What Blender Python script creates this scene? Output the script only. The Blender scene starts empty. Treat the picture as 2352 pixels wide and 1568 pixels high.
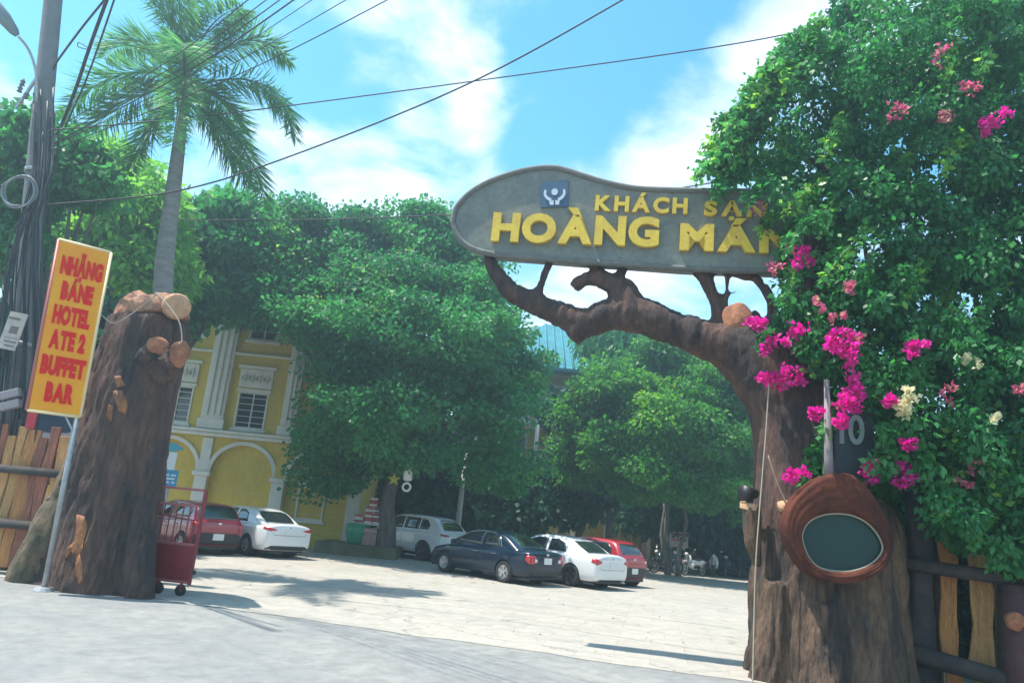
import bpy, bmesh, math, random
import numpy as np
from mathutils import Vector, Matrix
from mathutils.bvhtree import BVHTree
from mathutils import noise as mnoise

scene = bpy.context.scene
rad = math.radians
random.seed(7)
rng = np.random.default_rng(11)

# ------------------------------------------------------------------ camera
FPX, PITCH, ROLL, EYE = 1700.0, rad(13.4), rad(5.5), 1.85
CF = Vector((0, math.cos(PITCH), math.sin(PITCH)))
_U0 = Vector((0, -math.sin(PITCH), math.cos(PITCH)))
CR = math.cos(ROLL) * Vector((1, 0, 0)) + math.sin(ROLL) * _U0
CU = -math.sin(ROLL) * Vector((1, 0, 0)) + math.cos(ROLL) * _U0
CC = Vector((0, 0, EYE))
cam_data = bpy.data.cameras.new('camera')
cam = bpy.data.objects.new('camera', cam_data)
scene.collection.objects.link(cam)
cam_data.sensor_width = 36.0
cam_data.lens = 36.0 * FPX / 2352.0
cam_data.clip_start, cam_data.clip_end = 0.1, 3000.0
mw = Matrix.Identity(4)
for i in range(3):
    mw[i][0], mw[i][1], mw[i][2], mw[i][3] = CR[i], CU[i], -CF[i], CC[i]
cam.matrix_world = mw
scene.camera = cam

# ------------------------------------------------------------------ light
SUN_AZ, SUN_EL = rad(-92), rad(67)       # azimuth from +Y towards +X
to_sun = Vector((math.sin(SUN_AZ) * math.cos(SUN_EL), math.cos(SUN_AZ) * math.cos(SUN_EL), math.sin(SUN_EL)))
sd = bpy.data.lights.new('sun', 'SUN')
sd.energy, sd.angle, sd.color = 2.9, rad(0.55), (1.0, 0.95, 0.87)
sun = bpy.data.objects.new('sun', sd)
sun.rotation_euler = (-to_sun).to_track_quat('-Z', 'Y').to_euler()
scene.collection.objects.link(sun)
scene.view_settings.view_transform = 'Standard'
scene.view_settings.look = 'None'
scene.view_settings.exposure = 1.6
scene.view_settings.gamma = 1.0
scene.view_settings.use_curve_mapping = False

def ray(x, y):
    return CF + (x - 1176) / FPX * CR + (784 - y) / FPX * CU
def G(x, y, z=0.0):                       # pixel (2352-wide picture) -> ground point
    d = ray(x, y); return CC + d * ((z - EYE) / d.z)
def YP(x, y, yy):                         # pixel -> point on the plane y = yy
    d = ray(x, y); return CC + d * (yy / d.y)
GA, GB = Vector((-6.6, 13.6, 0)), Vector((4.7, 11.6, 0))     # the gate's two trunks
GDIR = (GB - GA).normalized()
GN = Vector((GDIR.y, -GDIR.x, 0))         # horizontal normal, towards the viewer
def GP(x, y, off=0.0):                    # pixel -> point on the gate's plane, off metres nearer
    d = ray(x, y)
    t = ((GA + GN * off) - CC).dot(GN) / d.dot(GN)
    return CC + d * t

# ------------------------------------------------------------------ sky
world = bpy.data.worlds.new('World'); scene.world = world
world.use_nodes = True
nt = world.node_tree; nt.nodes.clear()
def N(tree, kind, **kw):
    n = tree.nodes.new(kind)
    for k, v in kw.items(): setattr(n, k, v)
    return n
def mathn(tree, op, a, b=None, c=None, clamp=False):
    n = tree.nodes.new('ShaderNodeMath'); n.operation = op; n.use_clamp = clamp
    for i, v in enumerate((a, b, c)):
        if v is None: continue
        if isinstance(v, (int, float)): n.inputs[i].default_value = v
        else: tree.links.new(v, n.inputs[i])
    return n.outputs[0]
L = nt.links.new
out = N(nt, 'ShaderNodeOutputWorld'); bg = N(nt, 'ShaderNodeBackground')
sky = N(nt, 'ShaderNodeTexSky'); sky.sky_type = 'NISHITA'; sky.sun_disc = False
sky.sun_elevation, sky.sun_rotation = SUN_EL, SUN_AZ
sky.altitude, sky.air_density, sky.dust_density, sky.ozone_density = 0, 1.0, 0.5, 2.0
tc = N(nt, 'ShaderNodeTexCoord')
sep = N(nt, 'ShaderNodeSeparateXYZ'); L(tc.outputs['Generated'], sep.inputs[0])
zz = mathn(nt, 'MAXIMUM', mathn(nt, 'ADD', sep.outputs[2], 0.22), 0.05)
cmb = N(nt, 'ShaderNodeCombineXYZ')
L(mathn(nt, 'DIVIDE', sep.outputs[0], zz), cmb.inputs[0])
L(mathn(nt, 'DIVIDE', sep.outputs[1], zz), cmb.inputs[1])
no = N(nt, 'ShaderNodeTexNoise'); no.inputs['Scale'].default_value = 3.4
no.inputs['Detail'].default_value = 9; no.inputs['Roughness'].default_value = 0.6
no.inputs['Distortion'].default_value = 0.25
L(cmb.outputs[0], no.inputs['Vector'])
dens = no.outputs[0]
# cloud banks and clear gaps of this sky, each a soft cap round a direction
for (px, py, r_deg, amp) in [(920, 40, 6, .12), (1060, 120, 4.5, .10), (1110, 270, 3.5, .13), (800, 360, 8, .13), (950, 420, 8, .08), (1530, 300, 6, .12), (1660, 200, 5, .12), (1780, 60, 5, .10),
                             (1450, 640, 12, .16), (540, 430, 9, .08), (30, 190, 5, .12),
                             (1330, 150, 8, -.16), (1560, 60, 6, -.14), (800, 190, 5, -.14), (940, 235, 4, -.10), (280, 70, 10, -.16), (1230, 360, 4, -.08), (620, 120, 6, -.12)]:
    d = ray(px, py).normalized()
    dp = N(nt, 'ShaderNodeVectorMath', operation='DOT_PRODUCT')
    L(tc.outputs['Generated'], dp.inputs[0]); dp.inputs[1].default_value = d
    mr = N(nt, 'ShaderNodeMapRange', interpolation_type='SMOOTHSTEP')
    L(dp.outputs['Value'], mr.inputs[0])
    mr.inputs[1].default_value = math.cos(rad(r_deg)); mr.inputs[2].default_value = 1.0
    mr.inputs[3].default_value = 0.0; mr.inputs[4].default_value = amp
    dens = mathn(nt, 'ADD', dens, mr.outputs[0])
mr = N(nt, 'ShaderNodeMapRange', interpolation_type='SMOOTHSTEP'); L(dens, mr.inputs[0])
mr.inputs[1].default_value, mr.inputs[2].default_value = 0.42, 0.78
mr.inputs[3].default_value, mr.inputs[4].default_value = 0.04, 0.96
no2 = N(nt, 'ShaderNodeTexNoise'); no2.inputs['Scale'].default_value = 3.1; no2.inputs['Detail'].default_value = 5
L(cmb.outputs[0], no2.inputs['Vector'])
cr = N(nt, 'ShaderNodeMix', data_type='RGBA'); L(no2.outputs[0], cr.inputs[0])
cr.inputs[6].default_value = (3.3, 3.9, 4.7, 1); cr.inputs[7].default_value = (4.6, 4.8, 5.2, 1)
hs = N(nt, 'ShaderNodeHueSaturation'); hs.inputs['Hue'].default_value = 0.475; hs.inputs['Saturation'].default_value = 1.34; hs.inputs['Value'].default_value = 0.95
L(sky.outputs[0], hs.inputs['Color'])
hzn = N(nt, 'ShaderNodeMapRange', interpolation_type='SMOOTHSTEP'); L(sep.outputs[2], hzn.inputs[0])      # thin cloud thickens towards the horizon
hzn.inputs[1].default_value, hzn.inputs[2].default_value, hzn.inputs[3].default_value, hzn.inputs[4].default_value = 0.0, 0.52, 0.55, 0.0
cov = mathn(nt, 'MAXIMUM', mr.outputs[0], hzn.outputs[0])
mx = N(nt, 'ShaderNodeMix', data_type='RGBA')
L(cov, mx.inputs[0]); L(hs.outputs[0], mx.inputs[6]); L(cr.outputs[2], mx.inputs[7])
L(mx.outputs[2], bg.inputs[0]); bg.inputs[1].default_value = 0.11
L(bg.outputs[0], out.inputs[0])
scene.cycles.max_bounces = 8
scene.cycles.transparent_max_bounces = 16

# ------------------------------------------------------------------ helpers
COL = scene.collection
class MB:
    """collects faces; build() links them as ONE mesh object"""
    def __init__(s): s.v, s.f = [], []
    def add(s, vs, fs):
        o = len(s.v); s.v += [tuple(p) for p in vs]; s.f += [tuple(i + o for i in q) for q in fs]; return s
    def box(s, c, d, rz=0.0, M=None):
        x, y, z = d[0] / 2, d[1] / 2, d[2] / 2
        vs = [Vector((sx * x, sy * y, sz * z)) for sz in (-1, 1) for sy in (-1, 1) for sx in (-1, 1)]
        R = M if M is not None else Matrix.Rotation(rz, 3, 'Z')
        vs = [R @ p + Vector(c) for p in vs]
        return s.add(vs, [(0, 2, 3, 1), (4, 5, 7, 6), (0, 1, 5, 4), (2, 6, 7, 3), (0, 4, 6, 2), (1, 3, 7, 5)])
    def span(s, a, b):                     # box from corner to corner
        a, b = Vector(a), Vector(b); return s.box((a + b) / 2, [abs(q) for q in (b - a)])
    def bar(s, p, q, w, h, up=(0, 0, 1)):
        p, q = Vector(p), Vector(q); d = (q - p); l = d.length; d.normalize()
        u = Vector(up); x = d.cross(u)
        if x.length < 1e-4: x = Vector((1, 0, 0))
        x.normalize(); u = x.cross(d)
        M = Matrix((x, d, u)).transposed()
        return s.box((p + q) / 2, (w, l, h), M=M)
    def tube(s, pts, radii, n=8, cap=True, wob=0.0, sq=1.0):
        pts = [Vector(p) for p in pts]
        if isinstance(radii, (int, float)): radii = [radii] * len(pts)
        vs, fs = [], []; prev = None
        for i, p in enumerate(pts):
            d = (pts[min(i + 1, len(pts) - 1)] - pts[max(i - 1, 0)])
            d = d.normalized() if d.length > 1e-9 else Vector((0, 0, 1))
            if prev is None:
                a = Vector((1, 0, 0)) if abs(d.x) < 0.8 else Vector((0, 1, 0))
                x = d.cross(a).normalized()
            else:
                x = (prev - d * prev.dot(d)).normalized()
            prev = x; y = d.cross(x)
            for k in range(n):
                t = 2 * math.pi * k / n
                r = radii[i] * (1 + wob * (random.random() - .5))
                vs.append(p + x * math.cos(t) * r + y * math.sin(t) * r * sq)
        for i in range(len(pts) - 1):
            for k in range(n):
                a, b = i * n + k, i * n + (k + 1) % n
                fs.append((a, b, b + n, a + n))
        if cap:
            fs.append(tuple(range(n))[::-1]); o = (len(pts) - 1) * n; fs.append(tuple(o + k for k in range(n)))
        return s.add(vs, fs)
    def lathe(s, prof, n=24, c=(0, 0, 0), M=None, closed=False):
        vs, fs = [], []; m = len(prof)
        for k in range(n):
            t = 2 * math.pi * k / n
            for r, z in prof:
                p = Vector((r * math.cos(t), r * math.sin(t), z))
                vs.append((M @ p if M is not None else p) + Vector(c))
        for k in range(n):
            for j in range(m if closed else m - 1):
                a, b = k * m + j, k * m + (j + 1) % m
                c2, d2 = ((k + 1) % n) * m + (j + 1) % m, ((k + 1) % n) * m + j
                fs.append((a, d2, c2, b))
        return s.add(vs, fs)
    def ball(s, c, r, n=10, m=6, M=None):
        if isinstance(r, (int, float)): r = (r, r, r)
        vs, fs = [], []
        for j in range(m + 1):
            ph = math.pi * j / m
            for k in range(n):
                t = 2 * math.pi * k / n
                p = Vector((r[0] * math.sin(ph) * math.cos(t), r[1] * math.sin(ph) * math.sin(t), r[2] * math.cos(ph)))
                vs.append((M @ p if M is not None else p) + Vector(c))
        for j in range(m):
            for k in range(n):
                a, b = j * n + k, j * n + (k + 1) % n
                fs.append((a, a + n, b + n, b))
        return s.add(vs, fs)
    def prism(s, poly, off):               # polygon (3D points) extruded by vector off
        poly = [Vector(p) for p in poly]; off = Vector(off); n = len(poly)
        vs = poly + [p + off for p in poly]
        fs = [tuple(range(n)), tuple(range(2 * n - 1, n - 1, -1))] + [(i, i + n, (i + 1) % n + n, (i + 1) % n) for i in range(n)]
        return s.add(vs, fs)
    def build(s, name, mat, parent=None, smooth=False, bevel=0.0, sub=0, world=True, seg=2, fix=True):
        me = bpy.data.meshes.new(name)
        b = base_of(parent) if (parent is not None and world) else Vector((0, 0, 0))
        me.from_pydata([(p[0] - b.x, p[1] - b.y, p[2] - b.z) for p in s.v], [], s.f)
        if fix:
            bm = bmesh.new(); bm.from_mesh(me); bmesh.ops.recalc_face_normals(bm, faces=bm.faces); bm.to_mesh(me); bm.free()
        return link(name, me, mat, parent, smooth, bevel, sub, seg)
def base_of(o):
    b = Vector((0, 0, 0))
    while o is not None:
        b += o.location; o = o.parent
    return b
def link(name, me, mat, parent=None, smooth=False, bevel=0.0, sub=0, seg=2):
    o = bpy.data.objects.new(name, me); COL.objects.link(o)
    if mat is not None and not me.materials: me.materials.append(mat)
    if parent is not None: o.parent = parent
    if smooth:
        me.polygons.foreach_set('use_smooth', [True] * len(me.polygons))
    if bevel:
        m = o.modifiers.new('bevel', 'BEVEL'); m.width = bevel; m.segments = seg; m.limit_method = 'ANGLE'; m.angle_limit = rad(35)
    if sub:
        m = o.modifiers.new('sub', 'SUBSURF'); m.levels = m.render_levels = sub
    return o
def tag(o, label=None, cat=None, group=None, kind=None):
    if label: o['label'] = label
    if cat: o['category'] = cat
    if group: o['group'] = group
    if kind: o['kind'] = kind
    return o
def thing(name, label, cat, loc=(0, 0, 0), rotz=0.0, group=None):
    o = bpy.data.objects.new(name, None); COL.objects.link(o)
    o.location = loc; o.rotation_euler = (0, 0, rotz); o.empty_display_size = 0.2
    return tag(o, label, cat, group)
def copy_tree(o, parent=None):
    c = o.copy(); COL.objects.link(c)
    if parent is not None: c.parent = parent
    for ch in list(o.children): copy_tree(ch, c)
    return c
def applied(ob):                            # bake the modifiers of ob into its mesh
    bpy.context.view_layer.update()
    dg = bpy.context.evaluated_depsgraph_get()
    me = bpy.data.meshes.new_from_object(ob.evaluated_get(dg))
    old = ob.data; ob.modifiers.clear(); ob.data = me
    if not me.materials:
        for m in old.materials: me.materials.append(m)
    return ob
def cut(ob, cutters):                       # subtract MB cutters from ob, then remove them
    tmp = []; par = ob.parent; ob.parent = None
    for c in cutters:
        k = c.build('cutter', None); tmp.append(k)
        m = ob.modifiers.new('cut', 'BOOLEAN'); m.operation = 'DIFFERENCE'; m.object = k; m.solver = 'EXACT'
    applied(ob)
    for k in tmp: bpy.data.objects.remove(k, do_unlink=True)
    ob.parent = par
    return ob

# ------------------------------------------------------------------ materials
MATS = {}
def mat(name, col, rough=0.7, var=0.0, scale=4.0, col2=None, bump=0.0, bscale=None, metal=0.0, coat=0.0, spec=0.5, stretch=None, detail=6, lo=.35, hi=.65, bdist=0.02, fine=0.0):
    if name in MATS: return MATS[name]
    m = bpy.data.materials.new(name); m.use_nodes = True; t = m.node_tree; b = t.nodes['Principled BSDF']
    b.inputs['Base Color'].default_value = (*col, 1); b.inputs['Roughness'].default_value = rough
    b.inputs['Metallic'].default_value = metal; b.inputs['Coat Weight'].default_value = coat
    b.inputs['Specular IOR Level'].default_value = spec
    co = N(t, 'ShaderNodeTexCoord'); vec = co.outputs['Object']
    if stretch:
        mp = N(t, 'ShaderNodeMapping'); mp.inputs['Scale'].default_value = stretch; t.links.new(vec, mp.inputs[0]); vec = mp.outputs[0]
    if col2 is None and var > 0: col2 = tuple(max(0, c * (1 - var)) for c in col)
    if col2 is not None:
        n = N(t, 'ShaderNodeTexNoise'); n.inputs['Scale'].default_value = scale; n.inputs['Detail'].default_value = detail
        n.inputs['Roughness'].default_value = 0.62
        t.links.new(vec, n.inputs['Vector'])
        mr = N(t, 'ShaderNodeMapRange'); mr.inputs[1].default_value = lo; mr.inputs[2].default_value = hi
        t.links.new(n.outputs[0], mr.inputs[0])
        x = N(t, 'ShaderNodeMix', data_type='RGBA'); t.links.new(mr.outputs[0], x.inputs[0])
        x.inputs[6].default_value = (*col, 1); x.inputs[7].default_value = (*col2, 1)
        t.links.new(x.outputs[2], b.inputs['Base Color'])
        if fine:
            n3 = N(t, 'ShaderNodeTexNoise'); n3.inputs['Scale'].default_value = scale * 7; n3.inputs['Detail'].default_value = 12; n3.inputs['Roughness'].default_value = .75
            t.links.new(vec, n3.inputs['Vector'])
            m3 = N(t, 'ShaderNodeMapRange'); m3.inputs[1].default_value = .35; m3.inputs[2].default_value = .65; m3.inputs[3].default_value = 1 - fine; m3.inputs[4].default_value = 1 + fine * .6
            t.links.new(n3.outputs[0], m3.inputs[0])
            x3 = N(t, 'ShaderNodeMix', data_type='RGBA', blend_type='MULTIPLY'); x3.inputs[0].default_value = 1.0
            t.links.new(x.outputs[2], x3.inputs[6]); t.links.new(m3.outputs[0], x3.inputs[7]); t.links.new(x3.outputs[2], b.inputs['Base Color'])
    if bump:
        n2 = N(t, 'ShaderNodeTexNoise'); n2.inputs['Scale'].default_value = bscale or scale * 3; n2.inputs['Detail'].default_value = 8
        n2.inputs['Roughness'].default_value = 0.65
        t.links.new(vec, n2.inputs['Vector'])
        bp = N(t, 'ShaderNodeBump'); bp.inputs['Strength'].default_value = bump; bp.inputs['Distance'].default_value = bdist
        t.links.new(n2.outputs[0], bp.inputs['Height']); t.links.new(bp.outputs[0], b.inputs['Normal'])
    MATS[name] = m
    return m
def leaf_mat(name, c1, c2, c3=None, trans=0.45, rough=0.5):
    m = bpy.data.materials.new(name); m.use_nodes = True; t = m.node_tree
    b = t.nodes['Principled BSDF']; o = t.nodes['Material Output']
    at = N(t, 'ShaderNodeAttribute'); at.attribute_name = 'tone'
    rp = N(t, 'ShaderNodeValToRGB'); t.links.new(at.outputs['Fac'], rp.inputs[0])
    e = rp.color_ramp.elements; e[0].color = (*c1, 1); e[1].color = (*c2, 1); e[1].position = 0.8 if c3 else 1.0
    if c3: k = e.new(1.0); k.color = (*c3, 1)
    t.links.new(rp.outputs[0], b.inputs['Base Color']); b.inputs['Roughness'].default_value = rough
    b.inputs['Specular IOR Level'].default_value = 0.35
    tr = N(t, 'ShaderNodeBsdfTranslucent')
    hsv = N(t, 'ShaderNodeHueSaturation'); hsv.inputs['Hue'].default_value = 0.485; hsv.inputs['Saturation'].default_value = 1.1; hsv.inputs['Value'].default_value = 1.7
    t.links.new(rp.outputs[0], hsv.inputs['Color']); t.links.new(hsv.outputs[0], tr.inputs[0])
    ms = N(t, 'ShaderNodeMixShader'); ms.inputs[0].default_value = trans
    t.links.new(b.outputs[0], ms.inputs[1]); t.links.new(tr.outputs[0], ms.inputs[2]); t.links.new(ms.outputs[0], o.inputs[0])
    MATS[name] = m
    return m
def glass_mat(name, col=(0.01, 0.015, 0.018), rough=0.04):
    return mat(name, col, rough, coat=0.6, spec=0.8)
# ------------------------------------------------------------------ the setting
def ground_mat():
    m = mat('yard_concrete', (0.41, 0.37, 0.31), 0.9, scale=0.45, col2=(0.35, 0.325, 0.28), bump=0.25, bscale=30, lo=.3, hi=.7, fine=.18)
    t = m.node_tree; b = t.nodes['Principled BSDF']
    src = b.inputs['Base Color'].links[0].from_socket
    co = [n for n in t.nodes if n.bl_idname == 'ShaderNodeTexCoord'][0]
    # worn slab joints, rows along the gate
    mp = N(t, 'ShaderNodeMapping'); mp.inputs['Rotation'].default_value = (0, 0, rad(12)); t.links.new(co.outputs['Object'], mp.inputs[0])
    br = N(t, 'ShaderNodeTexBrick'); br.inputs['Scale'].default_value = 1.0; br.inputs['Brick Width'].default_value = 1.1; br.inputs['Row Height'].default_value = 0.55
    br.inputs['Mortar Size'].default_value = 0.012; br.inputs['Mortar Smooth'].default_value = 0.6
    br.inputs['Color1'].default_value = (1, 1, 1, 1); br.inputs['Color2'].default_value = (0.88, 0.88, 0.89, 1); br.inputs['Mortar'].default_value = (0.74, 0.72, 0.68, 1)
    t.links.new(mp.outputs[0], br.inputs['Vector'])
    mx = N(t, 'ShaderNodeMix', data_type='RGBA', blend_type='MULTIPLY'); mx.inputs[0].default_value = 0.8
    t.links.new(src, mx.inputs[6]); t.links.new(br.outputs[0], mx.inputs[7])
    # small dark stains and grit
    n = N(t, 'ShaderNodeTexNoise'); n.inputs['Scale'].default_value = 1.7; n.inputs['Detail'].default_value = 10; n.inputs['Roughness'].default_value = .75
    t.links.new(co.outputs['Object'], n.inputs['Vector'])
    mr = N(t, 'ShaderNodeMapRange'); t.links.new(n.outputs[0], mr.inputs[0]); mr.inputs[1].default_value = .54; mr.inputs[2].default_value = .72; mr.inputs[4].default_value = .45
    m2 = N(t, 'ShaderNodeMix', data_type='RGBA', blend_type='MIX'); t.links.new(mr.outputs[0], m2.inputs[0])
    t.links.new(mx.outputs[2], m2.inputs[6]); m2.inputs[7].default_value = (0.26, 0.25, 0.22, 1)
    # hairline cracks
    vo = N(t, 'ShaderNodeTexVoronoi'); vo.feature = 'DISTANCE_TO_EDGE'; vo.inputs['Scale'].default_value = .22
    nd = N(t, 'ShaderNodeTexNoise'); nd.inputs['Scale'].default_value = 1.1; nd.inputs['Detail'].default_value = 6; t.links.new(co.outputs['Object'], nd.inputs['Vector'])
    av = N(t, 'ShaderNodeVectorMath', operation='MULTIPLY_ADD'); t.links.new(nd.outputs[1], av.inputs[0]); av.inputs[1].default_value = (1.6, 1.6, 0); t.links.new(co.outputs['Object'], av.inputs[2])
    t.links.new(av.outputs[0], vo.inputs['Vector'])
    mc = N(t, 'ShaderNodeMapRange'); t.links.new(vo.outputs['Distance'], mc.inputs[0]); mc.inputs[1].default_value = 0.0; mc.inputs[2].default_value = .006; mc.inputs[3].default_value = .55; mc.inputs[4].default_value = 0.0
    m4 = N(t, 'ShaderNodeMix', data_type='RGBA'); t.links.new(mc.outputs[0], m4.inputs[0]); t.links.new(m2.outputs[2], m4.inputs[6]); m4.inputs[7].default_value = (.12, .11, .09, 1)
    t.links.new(m4.outputs[2], b.inputs['Base Color'])
    return m
def sheet(name, pts, z, m):
    b = MB(); b.add([(x, y, z) for x, y in pts], [tuple(range(len(pts)))])
    return tag(b.build(name, m), kind='structure')
g_mat = mat('earth', (0.20, 0.17, 0.12), 0.95, scale=1.2, col2=(0.10, 0.11, 0.05), bump=.4, bscale=12)
sheet('ground', [(-400, -400), (400, -400), (400, 400), (-400, 400)], 0.0, g_mat)
# yard: from the gate line back to the hotel; its road edge runs a touch uneven
r1, r2 = G(500, 1395), G(1720, 1567)
rd = (r2 - r1); rd.normalize()
edge = []
for i in range(-60, 61):
    p = r1 + rd * (i * 0.5 + 4)
    w = 0.05 * math.sin(i * 0.9) + 0.04 * math.sin(i * 2.3 + 1) + random.uniform(-.02, .02)
    edge.append((p.x, p.y + w))
yard = sheet('yard', edge + [(28, 60), (-34, 60)], 0.010, ground_mat())
road_m = mat('dusty_asphalt', (0.21, 0.212, 0.205), 0.85, scale=0.55, col2=(0.29, 0.28, 0.25), bump=.3, bscale=60, lo=.45, hi=.75, bdist=.01, fine=.25)
fr = [(p[0] - .26 * 14, p[1] - 14) for p in edge]
sheet('road', edge + fr[::-1], 0.005, road_m)

# ------------------------------------------------------------------ leaves
def leaf_mesh(name, P, D, ls, ws, tone, m, parent=None, world=True, fold=0.25):
    """P base points, D unit directions, each leaf one folded quad; all arrays"""
    n = len(P)
    R = rng.normal(size=(n, 3)); S = np.cross(D, R); S /= np.linalg.norm(S, axis=1)[:, None] + 1e-9
    Nn = np.cross(D, S)
    b = np.array(base_of(parent)) if (parent is not None and world) else np.zeros(3)
    P = P - b
    V = np.empty((n, 4, 3)); ls = ls[:, None]; ws = ws[:, None]
    V[:, 0] = P; V[:, 1] = P + D * ls * .45 + S * ws + Nn * ws * fold
    V[:, 2] = P + D * ls; V[:, 3] = P + D * ls * .45 - S * ws + Nn * ws * fold
    me = bpy.data.meshes.new(name)
    me.vertices.add(4 * n); me.vertices.foreach_set('co', V.reshape(-1).astype(np.float32))
    me.loops.add(4 * n); me.loops.foreach_set('vertex_index', np.arange(4 * n, dtype=np.int32))
    me.polygons.add(n); me.polygons.foreach_set('loop_start', np.arange(0, 4 * n, 4, dtype=np.int32))
    me.update(calc_edges=True)
    a = me.attributes.new('tone', 'FLOAT', 'FACE'); a.data.foreach_set('value', np.clip(tone, 0, 1).astype(np.float32))
    return link(name, me, m, parent)
def unit(a): return a / (np.linalg.norm(a, axis=1)[:, None] + 1e-9)
def clump_leaves(cent, crad, per, size, droop=0.5, aspect=.32, flat=0.75, tone0=None):
    """leaves spread through clumps -> P, D, ls, ws, tone"""
    k = len(cent); ids = np.repeat(np.arange(k), per); n = len(ids)
    off = unit(rng.normal(size=(n, 3))) * (rng.random(n)[:, None] ** .45)
    off[:, 2] *= flat
    P = cent[ids] + off * crad[ids][:, None]
    D = unit(off * .8 + rng.normal(size=(n, 3)) * .6 + np.array([0, 0, -droop]))
    ls = size * rng.uniform(.65, 1.35, n); ws = ls * aspect * rng.uniform(.8, 1.2, n)
    t = (tone0[ids] if tone0 is not None else rng.random(k)[ids]) * .6 + rng.random(n) * .4
    return P, D, ls, ws, t
def in_crown(ells, n, shell=0.55):
    """clump centres in a union of ellipsoids (c, r), mostly near the outside"""
    vol = np.array([e[1][0] * e[1][1] * e[1][2] for e in ells]) ** .67; vol /= vol.sum()
    idx = rng.choice(len(ells), n, p=vol)
    C = np.array([ells[i][0] for i in idx], float); R = np.array([ells[i][1] for i in idx], float)
    d = unit(rng.normal(size=(n, 3))); r = rng.uniform(shell ** 2, 1, n) ** .5 * np.where(rng.random(n) < .14, rng.uniform(1.05, 1.28, n), 1.0)
    return C + d * R * r[:, None]
def limbs(mb, base, targets, r0, fork=0.45, seg=6):
    for tg in targets:
        a = Vector(base); b = Vector(tg)
        mid = a.lerp(b, .5) + Vector((random.uniform(-.3, .3), random.uniform(-.3, .3), .12 * (b - a).length))
        pts = []
        for i in range(6):
            t = i / 5; p = (1 - t) ** 2 * a + 2 * t * (1 - t) * mid + t * t * b
            pts.append(p + Vector((random.uniform(-.06, .06), random.uniform(-.06, .06), 0)))
        mb.tube(pts, [r0 * (1 - .85 * i / 5) for i in range(6)], seg)
bark_grey = mat('grey_bark', (0.16, 0.14, 0.115), .9, scale=5, col2=(0.075, 0.065, 0.055), bump=.7, bscale=14, stretch=(1, 1, .3))
def tree(name, label, base, ells, nclump, crad, per, size, leafm, trunk_r=.3, fork_z=3.0, nlimb=9, droop=.5, aspect=.32, group=None, flat=.75, shell=.55, stems=1, cat='tree', trunkm=None, lean=(0, 0), tone_bias=0.0):
    t = thing(name, label, cat, base, group=group)
    b = Vector(base); mb = MB()
    cent = in_crown(ells, nclump, shell)
    for s in range(stems):
        o = Vector((random.uniform(-.35, .35), random.uniform(-.35, .35), 0)) if stems > 1 else Vector((0, 0, 0))
        fk = b + Vector((lean[0], lean[1], fork_z)) + o * 2
        n = 7
        mb.tube([b + o + (fk - b - o) * (i / (n - 1)) + Vector((.10 * math.sin(i * 1.3 + s), .08 * math.cos(i * 1.7 + s), -.15 if i == 0 else 0)) for i in range(n)],
                [trunk_r * (1.5 if i == 0 else 1 - .35 * i / (n - 1)) for i in range(n)], 10, wob=.12)
        tg = [cent[i] for i in rng.choice(nclump, nlimb // stems + 1, replace=False)]
        limbs(mb, fk, tg, trunk_r * .55)
    mb.build('trunk', trunkm or bark_grey, t, smooth=True)
    cr = crad * rng.uniform(.65, 1.35, nclump)
    t0 = np.clip(np.array([mnoise.noise(Vector(c) * .55) for c in cent]) * .8 + .4 + rng.normal(size=nclump) * .22, 0, 1)
    P, D, ls, ws, tn = clump_leaves(cent, cr, per, size, droop, aspect, flat, t0)
    leaf_mesh('crown', P, D, ls, ws, tn + tone_bias, leafm, t)
    return t
# ------------------------------------------------------------------ the sculpted gate
from mathutils import noise as mnoise
def pxm(P): return (Vector(P) - CC).dot(CF) / FPX        # metres per picture pixel at P
def gpts(lst, off0=0.0):
    pts, rr = [], []
    for q in lst:
        p = GP(q[0], q[1], off0 + (q[3] if len(q) > 3 else 0)); pts.append(p); rr.append(q[2] * pxm(p))
    return pts, rr
def densify(pts, rr, k=4):
    P, Rr = [], []; n = len(pts)
    for i in range(n - 1):
        p0, p1, p2, p3 = pts[max(i - 1, 0)], pts[i], pts[i + 1], pts[min(i + 2, n - 1)]
        for j in range(k):
            t = j / k
            P.append(.5 * ((2 * p1) + (p2 - p0) * t + (2 * p0 - 5 * p1 + 4 * p2 - p3) * t * t + (3 * p1 - p0 - 3 * p2 + p3) * t ** 3))
            Rr.append(rr[i] + (rr[i + 1] - rr[i]) * t)
    P.append(pts[-1]); Rr.append(rr[-1]); return P, Rr
def gtube(mb, lst, off=0.0, n=16, k=4):
    P, Rr = densify(*gpts(lst, off), k); return mb.tube(P, Rr, n)
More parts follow.
